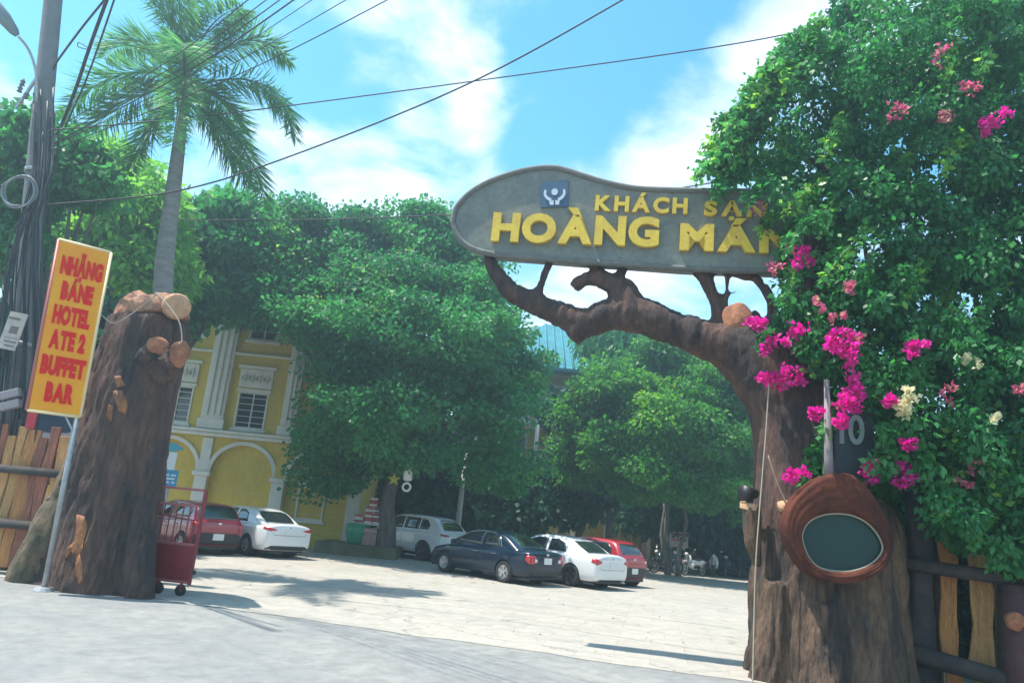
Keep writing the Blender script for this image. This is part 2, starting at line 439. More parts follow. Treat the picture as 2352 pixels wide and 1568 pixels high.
def bark_body(name, mb, m, parent, voxel=.045, amp=.05, ridges=True, smooth_it=4):
    o = mb.build(name, m, parent)
    r = o.modifiers.new('r', 'REMESH'); r.mode = 'VOXEL'; r.voxel_size = voxel
    s = o.modifiers.new('s', 'SMOOTH'); s.iterations = smooth_it; s.factor = .5
    applied(o); me = o.data
    n = len(me.vertices); co = np.empty(n * 3); no_ = np.empty(n * 3)
    me.vertices.foreach_get('co', co); me.vertices.foreach_get('normal', no_)
    co = co.reshape(-1, 3); no_ = no_.reshape(-1, 3)
    d = np.array([.9 * mnoise.fractal(Vector((p[0] * 3.2, p[1] * 3.2, p[2] * .8)), 1.0, 2.0, 4) - 1.3 * (1 - min(1, 3.2 * abs(mnoise.noise(Vector((p[0] * 4.5, p[1] * 4.5, p[2] * .7)))))) * .5 for p in co])
    d -= .38 * np.array([max(0.0, 1 - 5.5 * abs(mnoise.noise(Vector((p[0] * 9.5, p[1] * 9.5, p[2] * 1.7 + 7))))) for p in co])
    co += no_ * (d * amp)[:, None]
    me.vertices.foreach_set('co', co.reshape(-1)); me.update()
    me.polygons.foreach_set('use_smooth', [True] * len(me.polygons))
    return o
def bvh_of(o, off):
    me = o.data
    return BVHTree.FromPolygons([v.co + off for v in me.vertices], [tuple(p.vertices) for p in me.polygons])
def decal(bvh, poly, direction, lift, div=2):
    """polygon (world points) pressed onto a surface along a direction -> MB"""
    bm = bmesh.new(); vs = [bm.verts.new(p) for p in poly]; bm.faces.new(vs)
    bmesh.ops.triangulate(bm, faces=bm.faces)
    for _ in range(div): bmesh.ops.subdivide_edges(bm, edges=bm.edges[:], cuts=1, use_grid_fill=True)
    d = Vector(direction).normalized(); mb = MB(); idx = {}; dist = []
    for v in bm.verts:
        h = bvh.ray_cast(v.co - d * 3.0, d)
        dist.append(h[0])
    good = [h for h in dist if h is not None]
    for i, v in enumerate(bm.verts):
        h = dist[i]
        p = h - d * lift if h is not None else None
        if p is None:
            near = min(good, key=lambda q: (q - v.co).cross(d).length) if good else v.co
            p = v.co + d * (near - v.co).dot(d) - d * lift
        v.co = p
    r = bmesh.ops.extrude_face_region(bm, geom=bm.faces[:])
    for e in r['geom']:
        if isinstance(e, bmesh.types.BMVert): e.co += d * (lift + .02)
    bm.verts.index_update()
    mb.add([v.co.copy() for v in bm.verts], [tuple(v.index for v in f.verts) for f in bm.faces]); bm.free()
    return mb
bark_d = mat('gate_bark', (0.150, 0.074, 0.052), .88, scale=1.8, col2=(0.045, 0.032, 0.030), bump=1.0, bscale=9, stretch=(1, 1, .28), bdist=.08, lo=.36, hi=.62, fine=.5)
bark_r = mat('gate_bark_brown', (0.19, 0.112, 0.066), .88, scale=3.0, col2=(0.045, 0.033, 0.028), bump=1.0, bscale=9, stretch=(1, 1, .22), bdist=.10, lo=.36, hi=.60, fine=.5)
cutwood = mat('cut_wood', (0.44, 0.17, 0.08), .8, scale=5, col2=(0.24, 0.085, 0.045), bump=.5, fine=.4)
peel = mat('peeled_wood', (0.44, 0.17, 0.055), .75, scale=5, col2=(0.17, 0.07, 0.035), bump=.7, stretch=(1, 1, .3), fine=.5)
moss = mat('mossy_bark', (0.17, 0.115, 0.07), .95, scale=3, col2=(0.085, 0.075, 0.045), bump=.9, bscale=12, fine=.4)

# left trunk
base = G(215, 1366); base = Vector((base.x, base.y + .75, 0))
T = thing('gate_pillar', 'dark sculpted tree trunk gate pillar with orange cut top behind the yellow banner', 'gate pillar', base)
LO = (GA + GN * 0 - base).dot(GN)       # keep everything round the trunk's own centre line
def LP(x, y, nearer=0.0): return GP(x, y, -LO + nearer)
def ltube(mb, lst, n=16, k=4):
    pts = [LP(q[0], q[1], q[3] if len(q) > 3 else 0) for q in lst]; rr = [q[2] * pxm(p) for q, p in zip(lst, pts)]
    return mb.tube(*densify(pts, rr, k), n)
mb = MB()
ltube(mb, [(232, 1400, 125), (238, 1330, 114), (250, 1220, 106), (272, 1080, 103), (298, 930, 98), (322, 820, 94), (338, 765, 90), (344, 735, 84)], 20)
ltube(mb, [(318, 1392, 40, .45), (325, 1300, 34, .4), (335, 1150, 26, .3)], 10)
ltube(mb, [(180, 1395, 60, .4), (190, 1300, 48, .38), (215, 1150, 34, .3)], 10)
ltube(mb, [(120, 1385, 70, .1), (140, 1290, 55, 0), (180, 1180, 45, 0)], 12)
ltube(mb, [(330, 830, 30, .45), (350, 805, 24, .75)], 12)
ltube(mb, [(372, 850, 36, .35), (400, 822, 28, .55)], 12)
body = bark_body('trunk', mb, bark_d, T, .033, .055)
bv = bvh_of(body, base)
mb = MB(); ltube(mb, [(48, 1372, 50, .15), (66, 1325, 52, .2), (92, 1265, 46, .2), (124, 1195, 40, .12), (152, 1120, 34, 0), (172, 1050, 26, -.1)], 14)
bark_body('root', mb, moss, T, .06, .07)
def disc(mb, c, normal, rx, ry=None, th=.05, rings=True):
    ry = ry or rx
    nrm = Vector(normal).normalized(); up = Vector((0, 0, 1)); x = up.cross(nrm)
    if x.length < .1: x = Vector((1, 0, 0))
    x.normalize(); y = nrm.cross(x); n = 24
    th *= .6
    prof = [(1.0, -.08), (1.0, 0.0), (.93, th * .5), (.7, th * .25), (.66, th * .5), (.42, th * .2), (.38, th * .5), (.15, th * .35), (.001, th * .45)]
    vs, fs = [], []
    wob = [1 + .05 * math.sin(3 * t) + .04 * math.sin(5 * t + 1) for t in [2 * math.pi * k / n for k in range(n)]]
    for k in range(n):
        t = 2 * math.pi * k / n
        for r, h in prof: vs.append(Vector(c) + (x * math.cos(t) * rx + y * math.sin(t) * ry) * r * wob[k] + nrm * h)
    m = len(prof)
    for k in range(n):
        for j in range(m - 1): fs.append((k * m + j, ((k + 1) % n) * m + j, ((k + 1) % n) * m + j + 1, k * m + j + 1))
    return mb.add(vs, fs)
c1 = LP(360, 792, .85); disc(MBa := MB(), c1, GN + Vector((.2, 0, -.1)), 23 * pxm(c1), 19 * pxm(c1)); MBa.build('cut_face', cutwood, T, smooth=True)
c1 = LP(413, 812, .62); disc(MBa := MB(), c1, GN + Vector((.55, 0, -.1)), 21 * pxm(c1), 31 * pxm(c1)); MBa.build('cut_face', cutwood, T, smooth=True)
# cap of sawn wood on top
top_m = mat('sawn_top', (0.46, 0.23, 0.13), .85, scale=5, col2=(0.22, 0.10, 0.065), bump=.8, bscale=20, fine=.4)
mb = MB(); ltube(mb, [(345, 745, 84), (342, 722, 82), (336, 705, 66), (334, 690, 42), (340, 676, 18)], 18, 3)
bark_body('sawn_cap', mb, top_m, T, .05, .05, smooth_it=2)
mb = MB(); ltube(mb, [(385, 716, 26, -.3), (400, 706, 31, .1), (408, 703, 30, .5)], 14); o = mb.build('round_branch_end', mat('pale_cut_wood', (0.56, 0.33, 0.19), .85, scale=9, col2=(0.40, 0.22, 0.12), bump=.4), T, smooth=True, bevel=.06, seg=3)
# peeled orange streaks
for poly in [[(165, 1180), (185, 1185), (187, 1210), (178, 1235), (182, 1262), (168, 1278), (158, 1262), (140, 1285), (146, 1258), (164, 1240)],
             [(163, 1275), (174, 1272), (182, 1310), (186, 1335), (176, 1342), (168, 1318)],
             [(247, 895), (262, 890), (272, 920), (266, 945), (256, 940)], [(250, 860), (262, 858), (268, 880), (254, 885)],
             [(238, 925), (246, 930), (240, 965), (232, 955)]]:
    decal(bv, [LP(x, y, .9) for x, y in poly], -GN, .018).build('peeled_patch', peel, T, smooth=True)

# right trunk with the arm that carries the sign
baseR = Vector((GB.x, GB.y, 0))
TR = thing('gate_arch', 'sculpted tree gate pillar with long arching branch under the hotel sign', 'gate pillar', baseR)
mb = MB()
gtube(mb, [(1905, 1660, 208), (1904, 1560, 191), (1903, 1450, 177), (1902, 1330, 166), (1900, 1230, 158), (1898, 1175, 146), (1896, 1140, 112)], 0, 22)
for q in [[(1755, 1640, 55, .7), (1775, 1480, 42, .65), (1790, 1330, 32, .7)], [(1890, 1640, 70, 1.0), (1885, 1500, 50, .95), (1890, 1380, 30, .95)],
          [(2015, 1650, 75, .7), (1995, 1520, 50, .75), (1980, 1400, 33, .8)]]:
    gtube(mb, q, 0, 12)
stump = bark_body('stump', mb, bark_r, TR, .033, .075)
bvR = bvh_of(stump, baseR)
mb = MB()
gtube(mb, [(1838, 1230, 112), (1838, 1080, 104), (1828, 985, 98), (1802, 900, 98), (1752, 838, 90), (1692, 802, 66), (1620, 779, 45), (1545, 753, 40), (1462, 722, 46), (1402, 722, 37), (1345, 741, 34),
           (1287, 722, 30), (1222, 692, 27), (1173, 668, 23), (1145, 635, 19), (1126, 600, 16), (1120, 575, 12)], 0, 18)
gtube(mb, [(1450, 705, 42), (1422, 662, 33), (1392, 644, 24), (1352, 640, 18), (1326, 652, 19), (1316, 662, 15)], 0, 12)
gtube(mb, [(1345, 740, 34), (1322, 764, 31), (1308, 776, 29)], 0, 12)
for q in [[(1226, 700, 18), (1246, 645, 12), (1270, 585, 14)], [(1318, 580, 14), (1365, 612, 12), (1410, 648, 18)], [(1440, 598, 15), (1414, 652, 13)],
          [(1655, 800, 26), (1642, 690, 16), (1610, 618, 22)], [(1664, 790, 11), (1668, 690, 7), (1672, 630, 6)], [(1668, 690, 5), (1685, 672, 4), (1698, 668, 3)], [(1666, 695, 4), (1652, 678, 3), (1642, 676, 3)],
          [(1600, 612, 16), (1690, 626, 12), (1748, 650, 12), (1772, 700, 16), (1778, 780, 24)], [(1740, 800, 46), (1722, 755, 38), (1708, 735, 34, .1)],
          [(1820, 900, 70), (1850, 760, 55), (1870, 600, 48), (1880, 480, 40)]]:
    gtube(mb, q, 0, 10)
bark_body('arching_branch', mb, bark_d, TR, .04, .04)
c1 = GP(1692, 732, .32); disc(MBa := MB(), c1, GN + Vector((-.35, 0, 0)), 33 * pxm(c1), 40 * pxm(c1)); MBa.build('cut_face', cutwood, TR, smooth=True)
mb = MB(); gtube(mb, [(2118, 1660, 40, .1), (2118, 1500, 34, .1), (2112, 1330, 33, .1), (2110, 1130, 32, .1)], 0, 12)
bark_body('side_stem', mb, mat('dark_purple_bark', (0.06, 0.045, 0.045), .9, scale=4, col2=(.03, .028, .03), bump=.8), TR, .05, .05)
mb = MB(); gtube(mb, [(1740, 1300, 8, .55), (1728, 1240, 20, .6), (1726, 1190, 21, .6), (1724, 1158, 22, .6)], 0, 12)
bark_body('short_stub', mb, bark_r, TR, .03, .02)
c1 = GP(1724, 1156, .6); disc(MBa := MB(), c1, (0, -.15, 1), 22 * pxm(c1)); MBa.build('cut_face', mat('pale_cut_wood', (0, 0, 0)), TR, smooth=True)
c1 = GP(1805, 1160, 1.0); disc(MBa := MB(), c1, GN + Vector((-.2, 0, .5)), 19 * pxm(c1), 13 * pxm(c1)); MBa.build('cut_face', mat('pale_cut_wood', (0, 0, 0)), TR, smooth=True)

# ------------------------------------------------------------------ lettering
def glyph(ch, offset=0.02):
    cu = bpy.data.curves.new('g', 'FONT'); cu.body = ch; cu.size = 1; cu.extrude = .5; cu.offset = offset; cu.resolution_u = 4
    ob = bpy.data.objects.new('g', cu); COL.objects.link(ob)
    bpy.context.view_layer.update()
    me = bpy.data.meshes.new_from_object(ob.evaluated_get(bpy.context.evaluated_depsgraph_get()))
    bpy.data.objects.remove(ob, do_unlink=True); bpy.data.curves.remove(cu)
    v = np.empty(len(me.vertices) * 3); me.vertices.foreach_get('co', v)
    f = [tuple(p.vertices) for p in me.polygons]; bpy.data.meshes.remove(me)
    return v.reshape(-1, 3), f
GL = {}
def write(text, mapper, m, parent, name='letter', offset=.02, gap=.10, space=.45, depth=1.0):
    """each letter its own part; mapper takes (u 0..1 along, v cap-heights up, w -.5...5 out)"""
    items = []; x = 0
    cap = None
    for ch in text:
        if ch == ' ': x += space; continue
        k = (ch, offset)
        if k not in GL: GL[k] = glyph(ch, offset)
        v, f = GL[k]; v = v.copy()
        lo, hi = v[:, 0].min(), v[:, 0].max()
        v[:, 0] += x - lo; x += hi - lo + gap; items.append((v, f))
    tot = x - gap
    if ('H', offset) not in GL: GL[('H', offset)] = glyph('H', offset)
    hv = GL[('H', offset)][0]; y0, cap = hv[:, 1].min(), hv[:, 1].max() - hv[:, 1].min()
    for v, f in items:
        mbx = MB(); mbx.add([mapper(p[0] / tot, (p[1] - y0) / cap, p[2]) for p in v], f)
        mbx.build(name, m, parent)

# ------------------------------------------------------------------ hotel sign
board_m = mat('sign_board', (0.215, 0.225, 0.195), .8, scale=1.6, col2=(0.155, 0.17, 0.155), bump=.25, bscale=18, fine=.22)
rim_m = mat('sign_rim', (0.17, 0.17, 0.15), .85, scale=5, col2=(.12, .12, .11), bump=.4)
outl = [(1040, 512), (1047, 480), (1072, 450), (1110, 424), (1160, 404), (1212, 390), (1268, 385), (1310, 394), (1352, 408), (1402, 422), (1462, 433), (1550, 437), (1640, 439), (1740, 441), (1830, 446), (1880, 470),
        (1905, 530), (1890, 600), (1840, 624), (1740, 622), (1650, 620), (1560, 616), (1450, 608), (1350, 602), (1250, 594), (1150, 586), (1090, 573), (1055, 548)]
op, _ = densify([GP(x, y, .22) for x, y in outl + outl[:1]], [1] * (len(outl) + 1), 3); op = op[:-1]
cen = sum(op, Vector()) / len(op)
SB = thing('hotel_sign', 'big grey cloud shaped hotel sign board with yellow raised letters above the entrance', 'sign', cen)
mb = MB(); mb.prism(op, -GN * .34); mb.build('board', board_m, SB, bevel=.03)
mb = MB(); n = len(op); ring_pts = [p + (p - cen).normalized() * .0 + GN * .0 for p in op]
mb.tube(ring_pts + ring_pts[:1], .055, 8, cap=False); mb.build('rim', rim_m, SB, smooth=True)
yel = mat('yellow_letters', (0.80, 0.55, 0.05), .6, scale=2.5, col2=(.66, .43, .05), fine=.15)
def line_map(pa, pb, cap_px, off, depth):
    A, B = GP(*pa, off), GP(*pb, off); X = B - A; Z = GN.cross(X).normalized()
    if Z.z < 0: Z = -Z
    h = cap_px * pxm((A + B) / 2)
    return lambda u, v, w: A + X * u + Z * (v * h) + GN * ((w + .5) * depth)
write('HOÀNG', line_map((1129, 557), (1512, 571), 71, .225, .09), yel, SB, offset=.05, gap=.06)
write('MÁN', line_map((1560, 578), (1822, 587), 66, .225, .09), yel, SB, offset=.05, gap=.08)
write('KHÁCH', line_map((1366, 486), (1578, 494), 38, .225, .06), yel, SB, offset=.04, gap=.14)
write('SẠN', line_map((1616, 497), (1760, 503), 36, .225, .06), yel, SB, offset=.04, gap=.14)
# logo: two hands holding a disc on a blue square
lm = line_map((1242, 478), (1305, 476), 64, .222, .03)
mb = MB(); mb.add([lm(u, v, w) for w in (-.5, .5) for (u, v) in ((0, 0), (1, 0), (1, 1), (0, 1))], [(0, 1, 2, 3), (7, 6, 5, 4), (0, 4, 5, 1), (1, 5, 6, 2), (2, 6, 7, 3), (3, 7, 4, 0)])
lg = mb.build('logo_panel', mat('logo_blue', (0.045, 0.10, 0.17), .6), SB)
pale = mat('logo_pale', (0.55, 0.60, 0.66), .6)
lm2 = line_map((1242, 478), (1305, 476), 64, .254, .02)
def flat(poly, name='logo_mark'):
    b = MB(); n = len(poly); b.add([lm2(u, v, w) for w in (-.5, .5) for u, v in poly], [tuple(range(n)), tuple(range(2 * n - 1, n - 1, -1))] + [(i, i + n, (i + 1) % n + n, (i + 1) % n) for i in range(n)])
    b.build(name, pale, lg)
flat([(.5 + .12 * math.cos(t), .60 + .13 * math.sin(t)) for t in np.linspace(0, 2 * math.pi, 17)[:-1]])
for s in (-1, 1):
    o_ = [(.5 + s * .40 * math.cos(t), .56 - .34 * math.sin(t)) for t in np.linspace(-.45, 1.25, 10)]
    i_ = [(.5 + s * .31 * math.cos(t), .58 - .25 * math.sin(t)) for t in np.linspace(1.2, -.3, 10)]
    flat(o_ + i_); flat([(.5 + s * .03, .10), (.5 + s * .17, .10), (.5 + s * .19, .24), (.5 + s * .03, .28)])

# ------------------------------------------------------------------ oval wood ring with glass
RO = 1.42
rc = GP(1928, 1240, RO)
def ropx(l, k=6):
    P, _ = densify([GP(x, y, RO) for x, y in l + l[:1]], [1] * (len(l) + 1), k); return P[:-1]
outer = ropx([(1925, 1084), (1962, 1092), (1992, 1118), (2018, 1160), (2040, 1205), (2050, 1250), (2036, 1296), (2000, 1325), (1955, 1338), (1905, 1336), (1862, 1318), (1832, 1282), (1812, 1240), (1804, 1200), (1818, 1155), (1848, 1122), (1885, 1094)])
inner = ropx([(1925, 1178), (1955, 1182), (1985, 1195), (2008, 1215), (2024, 1240), (2028, 1262), (2014, 1285), (1985, 1303), (1950, 1312), (1912, 1311), (1880, 1302), (1858, 1280), (1846, 1252), (1842, 1228), (1852, 1204), (1872, 1188), (1898, 1180)])
RG = thing('wood_ring_plaque', 'red brown wood ring with dark glass mounted on the gate stump', 'plaque', rc)
rprof = [(0, -.5), (0, 0), (.04, .05), (.12, .066), (.17, .062), (.26, .074), (.40, .078), (.44, .070), (.52, .080), (.66, .076), (.70, .068), (.78, .070), (.88, .058), (.95, .035), (1.0, .0), (1.0, -.2)]
mb = MB(); n, m_ = len(outer), len(rprof)
for i in range(n):
    for (t, h) in rprof:
        jit = .004 * math.sin(i * .31 + t * 9)
        mb.v.append(tuple(outer[i].lerp(inner[i], t) + GN * (h + jit * (0 < t < 1))))
for i in range(n):
    for j in range(m_ - 1): mb.f.append((i * m_ + j, ((i + 1) % n) * m_ + j, ((i + 1) % n) * m_ + j + 1, i * m_ + j + 1))
mb.build('ring', mat('red_wood', (0.135, 0.038, 0.020), .85, scale=2, col2=(0.050, 0.016, 0.011), bump=.7, bscale=14, fine=.35, spec=.2), RG, smooth=True)
mb = MB(); mb.prism([p.lerp(rc, -.02) - GN * .06 for p in inner], -GN * .02)
gm = mat('dark_green_glass', (0.010, 0.040, 0.036), .28, coat=0, spec=.25)
pane = mb.build('glass_pane', gm, RG)
rim2 = MB(); rim2.tube([p + GN * -.01 for p in inner] + [inner[0] - GN * .01], .018, 6, cap=False); rim2.build('pale_bead', mat('pale_bead', (.30, .26, .18), .5), RG, smooth=True)
# ------------------------------------------------------------------ buildings
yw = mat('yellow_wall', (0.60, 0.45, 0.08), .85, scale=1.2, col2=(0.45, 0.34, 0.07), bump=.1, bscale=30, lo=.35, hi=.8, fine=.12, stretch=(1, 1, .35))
ww = mat('white_trim', (0.66, 0.66, 0.60), .75, scale=2, col2=(0.52, 0.53, 0.49), lo=.4, hi=.8)
gl_b = mat('window_glass', (0.03, 0.045, 0.055), .08, spec=.7)
dark_in = mat('interior_shade', (0.02, 0.022, 0.025), .9)
def arch_poly(x0, x1, z0, zs, ys, n=14, flat_=1.0):
    """outline of an arched opening in the plane y = ys"""
    r = (x1 - x0) / 2; cx = (x0 + x1) / 2
    return [(x0, ys, z0)] + [(cx - r * math.cos(t), ys, zs + r * flat_ * math.sin(t)) for t in np.linspace(0, math.pi, n)] + [(x1, ys, z0)]
def arch_ring(mb, x0, x1, zs, y, w, d, n=18, flat_=1.0):
    r = (x1 - x0) / 2; cx = (x0 + x1) / 2
    for i in range(n):
        t0, t1 = math.pi * i / n, math.pi * (i + 1) / n
        q = [(cx - rr * math.cos(t), y, zs + rr * flat_ * math.sin(t)) for rr, t in ((r, t0), (r, t1), (r + w, t1), (r + w, t0))]
        mb.prism(q, (0, d, 0))
def window(parent, x0, x1, z0, z1, y, cols=2, rows=6, frame=.07, lintel=True):
    """a framed window in an opening whose wall face lies at y"""
    mb = MB()
    for a, b in (((x0, y - .03, z0), (x0 + frame, y + .12, z1)), ((x1 - frame, y - .03, z0), (x1, y + .12, z1)), ((x0 + frame, y - .03, z1 - frame), (x1 - frame, y + .12, z1)), ((x0 + frame, y - .03, z0), (x1 - frame, y + .12, z0 + frame))): mb.span(a, b)
    w = mb.build('window', ww, parent)
    mb = MB(); mb.span((x0 + frame, y + .10, z0 + frame), (x1 - frame, y + .13, z1 - frame)); mb.build('pane', gl_b, w)
    bars = MB()
    for c in range(1, cols): bars.box((x0 + (x1 - x0) * c / cols, y + .06, (z0 + z1) / 2), (.05, .04, z1 - z0 - 2 * frame))
    if cols > 1: bars.build('mullion', ww, w)
    for r in range(1, rows):
        b = MB(); z = z0 + (z1 - z0) * r / rows
        b.box(((x0 + x1) / 2, y + .02, z), (x1 - x0 - 2 * frame, .02, .025)); b.build('grille_bar', ww, w)
    mb = MB(); mb.span((x0 - .10, y - .10, z0 - .12), (x1 + .10, y + .10, z0 - .002)); mb.build('sill', ww, w, bevel=.015)
    if lintel: mb = MB(); mb.span((x0 - .08, y - .08, z1 + .002), (x1 + .08, y + .05, z1 + .12)); mb.build('lintel', ww, w, bevel=.015)
    return w
# yellow wing with arches, left
FY = 30.0
H1 = thing('yellow_hotel_wing', 'yellow hotel wing with white arches, pilasters and barred windows behind the parked cars', 'building', (-10, FY, 0))
X0, X1, ZT = -21.0, -5.6, 11.6
bays = [(-20.7, -18.2), (-17.55, -15.1), (-14.47, -12.0), (-11.42, -8.95), (-8.37, -5.9)]
mb = MB(); mb.span((X0, FY, 0), (X1, FY + .30, ZT)); wall = mb.build('wall', yw, H1, world=False)
cuts = []
for i, (a, b) in enumerate(bays):
    c = MB(); c.prism(arch_poly(a, b, -.5, 2.55, FY - .2, flat_=.92), (0, .36 if i not in (2,) else 1.0, 0)); cuts.append(c)
    wx = (a + b) / 2 - .05
    for z0, z1 in ((4.35, 5.85), (8.0, 9.6)):
        c = MB(); c.span((wx - .62, FY - .3, z0), (wx + .62, FY + .14, z1)); cuts.append(c)
cut(wall, cuts)
for v in wall.data.vertices: v.co -= H1.location
mb = MB(); mb.span((X0 + .02, FY + .31, 0), (X1 - .02, FY + 9, ZT - .05)); mb.build('rear_block', yw, H1)
mb = MB(); mb.span((-14.47, FY + .70, 0.02), (-12.0, FY + .72, 3.8)); mb.build('doorway_shade', dark_in, H1)  # near-black slab stands in for the shade inside the open arch
# ledges scored across the blind arches
for i, (a, b) in enumerate(bays):
    if i == 2: continue
    for z in (.62, 1.25, 1.86):
        m = MB(); m.span((a + .02, FY + .145, z), (b - .02, FY + .175, z + .03)); m.build('score_line', mat('yellow_pale', (.56, .47, .16), .8), H1)
for i, (a, b) in enumerate(bays):
    m = MB(); arch_ring(m, a, b, 2.55, FY - .07, .16, .10, flat_=.92); m.build('arch_moulding', ww, H1)
    p = MB(); p.span((b + .04, FY - .13, 0), (b + .54, FY + .05, 2.36)); p.build('pier', ww, H1, bevel=.02)
    p = MB(); p.span((b - .06, FY - .20, 2.36), (b + .64, FY + .05, 2.54)); p.build('capital', ww, H1, bevel=.03)
    p = MB(); p.span((b + .10, FY - .08, 2.545), (b + .50, FY + .03, 3.86)); p.build('spandrel_strip', ww if i == 2 else yw, H1)
    cx = b + .30; big = i in (2,)
    w = .46 if big else .30
    p = MB(); p.span((cx - w, FY - .16, 4.22), (cx + w, FY + .02, 9.9))
    p.build('pilaster', ww, H1, bevel=.02)
    for k in ((-1, 0, 1) if big else (-.5, .5)):
        r = MB(); r.span((cx + k * w * .55 - w * .16, FY - .22, 4.75), (cx + k * w * .55 + w * .16, FY - .158, 9.6)); r.build('rib', ww, H1, bevel=.02)
    p = MB(); p.span((cx - w - .08, FY - .22, 4.222), (cx + w + .08, FY - .17, 4.6)); p.build('plinth', ww, H1, bevel=.02)
    wx = (a + b) / 2 - .05
    window(H1, wx - .62, wx + .62, 4.35, 5.85, FY)
    window(H1, wx - .62, wx + .62, 8.0, 9.6, FY, rows=4)
    # carved panel above the window
    pn = MB(); pn.span((wx - .68, FY - .06, 6.02), (wx + .68, FY + .02, 6.78)); pn = pn.build('carved_panel', ww, H1, bevel=.02)
    fr_ = MB(); fr_.span((wx - .78, FY - .11, 6.80), (wx + .78, FY + .02, 6.92)); fr_.build('panel_cornice', ww, pn)
    for k in range(4):
        sx = wx - .45 + k * .30
        s_ = MB(); s_.lathe([(.05, 0), (.11, .02), (.13, .05), (.11, .02), (.05, 0)], 12, (sx, FY - .06, 6.40), Matrix.Rotation(rad(90), 3, 'X')); s_.box((sx, FY - .07, 6.40), (.05, .05, .42)); s_.build('scroll', ww, pn)
for z, d, h in ((3.92, .26, .14), (4.07, .34, .12), (7.32, .14, .10), (10.2, .20, .16), (11.4, .30, .2)):
    p = MB(); p.span((X0 - .1, FY - d, z), (X1 + .1, FY - .002 + .01, z + h)); p.build('cornice', ww, H1, bevel=.03)
mb = MB(); mb.add([(X0 - .5, FY - .6, ZT + .05), (X1 + .5, FY - .6, ZT + .05), (X1 + .5, FY + 9.6, ZT + .05), (X0 - .5, FY + 9.6, ZT + .05), (X0 + 3, FY + 4.5, ZT + 2.6), (X1 - 3, FY + 4.5, ZT + 2.6)],
                  [(0, 1, 5, 4), (1, 2, 5), (2, 3, 4, 5), (3, 0, 4), (0, 3, 2, 1)])
teal = mat('teal_tiles', (0.022, 0.25, 0.29), .6, scale=2, col2=(.015, .14, .18), fine=.3, bump=.3)
mb.build('roof', teal, H1)
# low windows in the lit bay beside the drinks stand
gx = YP(710, 1160, FY).x
window(H1, gx - .55, gx + .55, 1.05, 2.35, FY + .13, rows=1)

# main block behind the trees
BY = 43.0
H2 = thing('main_hotel_block', 'shaded main hotel block with turquoise tiled roof and balconies behind the trees', 'building', (6, BY, 0))
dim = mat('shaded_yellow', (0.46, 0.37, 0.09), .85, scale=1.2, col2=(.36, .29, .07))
a2 = [(-.2, 1.7), (2.2, 4.1), (4.35, 6.15), (6.55, 8.35), (8.75, 10.55), (11.0, 12.9)]
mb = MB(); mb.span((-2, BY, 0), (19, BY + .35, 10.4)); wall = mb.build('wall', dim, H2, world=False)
cuts = []
for i, (a, b) in enumerate(a2):
    c = MB(); c.prism(arch_poly(a, b, -.5, 2.7, BY - .2), (0, .4, 0)); cuts.append(c)
    for z0 in (4.6, 7.6):
        c = MB(); c.span((a + .3, BY - .3, z0), (b - .3, BY + .15, z0 + 2.0)); cuts.append(c)
cut(wall, cuts)
for v in wall.data.vertices: v.co -= H2.location
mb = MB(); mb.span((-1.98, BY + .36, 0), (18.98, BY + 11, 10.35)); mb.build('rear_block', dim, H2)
for i, (a, b) in enumerate(a2):
    m = MB(); arch_ring(m, a, b, 2.7, BY - .06, .15, .10); m.build('arch_moulding', ww, H2)
    p = MB(); p.span((b + .03, BY - .12, 0), (b + .40, BY + .05, 2.62)); p.build('pier', ww, H2, bevel=.02)
    p = MB(); p.span((b - .02, BY - .16, 2.62), (b + .46, BY + .05, 2.76)); p.build('capital', ww, H2, bevel=.02)
    for z0 in (4.6, 7.6): window(H2, a + .3, b - .3, z0, z0 + 2.0, BY, rows=1)
    if i not in (2,): window(H2, (a + b) / 2 - .4, (a + b) / 2 + .4, .9, 2.2, BY + .15, rows=1)
    for z0 in (4.1, 7.2):
        s = MB(); s.span((a - .25, BY - 1.1, z0), (b + .25, BY - .002, z0 + .14)); sl = s.build('balcony', ww, H2)
        r = MB(); r.span((a - .25, BY - 1.1, z0 + 1.0), (b + .25, BY - 1.02, z0 + 1.07)); r.build('hand_rail', ww, sl)
        for k in range(13):
            q = MB(); x = a - .2 + (b - a + .4) * k / 12; q.tube([(x, BY - 1.06, z0 + .14), (x, BY - 1.06, z0 + 1.0)], .02, 5); q.build('baluster', ww, sl)
    p = MB(); p.tube([(b + .22, BY - 1.0, 0), (b + .22, BY - 1.0, 10.4)], .13, 10); p.build('column', ww, H2, smooth=True)
for z in (3.9, 7.0, 10.2):
    p = MB(); p.span((-2.1, BY - .25, z), (19.1, BY, z + .16)); p.build('cornice', ww, H2)
# hipped turquoise roof, each tile course a raised strip
E0 = [(-3.2, BY - 1.6, 10.4), (20.2, BY - 1.6, 10.4), (14.5, BY + 5.4, 14.8), (2.2, BY + 5.4, 14.8)]
E1 = [(20.2, BY + 12.4, 10.4), (-3.2, BY + 12.4, 10.4)]
mb = MB(); mb.add(E0 + E1, [(0, 1, 2, 3), (1, 4, 2), (4, 5, 3, 2), (5, 0, 3), (0, 5, 4, 1)]); rf = mb.build('roof', teal, H2)
for k in range(46):
    u = (k + .5) / 46; p0 = Vector(E0[0]).lerp(Vector(E0[1]), u); x = p0.x
    # run up the slope until the hip
    tmax = min(1.0, (x + 3.2) / 5.4, (20.2 - x) / 5.7)
    if tmax < .06: continue
    p1 = Vector((x, BY - 1.6 + 7 * tmax, 10.4 + 4.4 * tmax))
    m = MB(); m.tube([p0 + Vector((0, 0, .03)), p1 + Vector((0, 0, .03))], .075, 6); m.build('tile_rib', teal, rf, smooth=True)
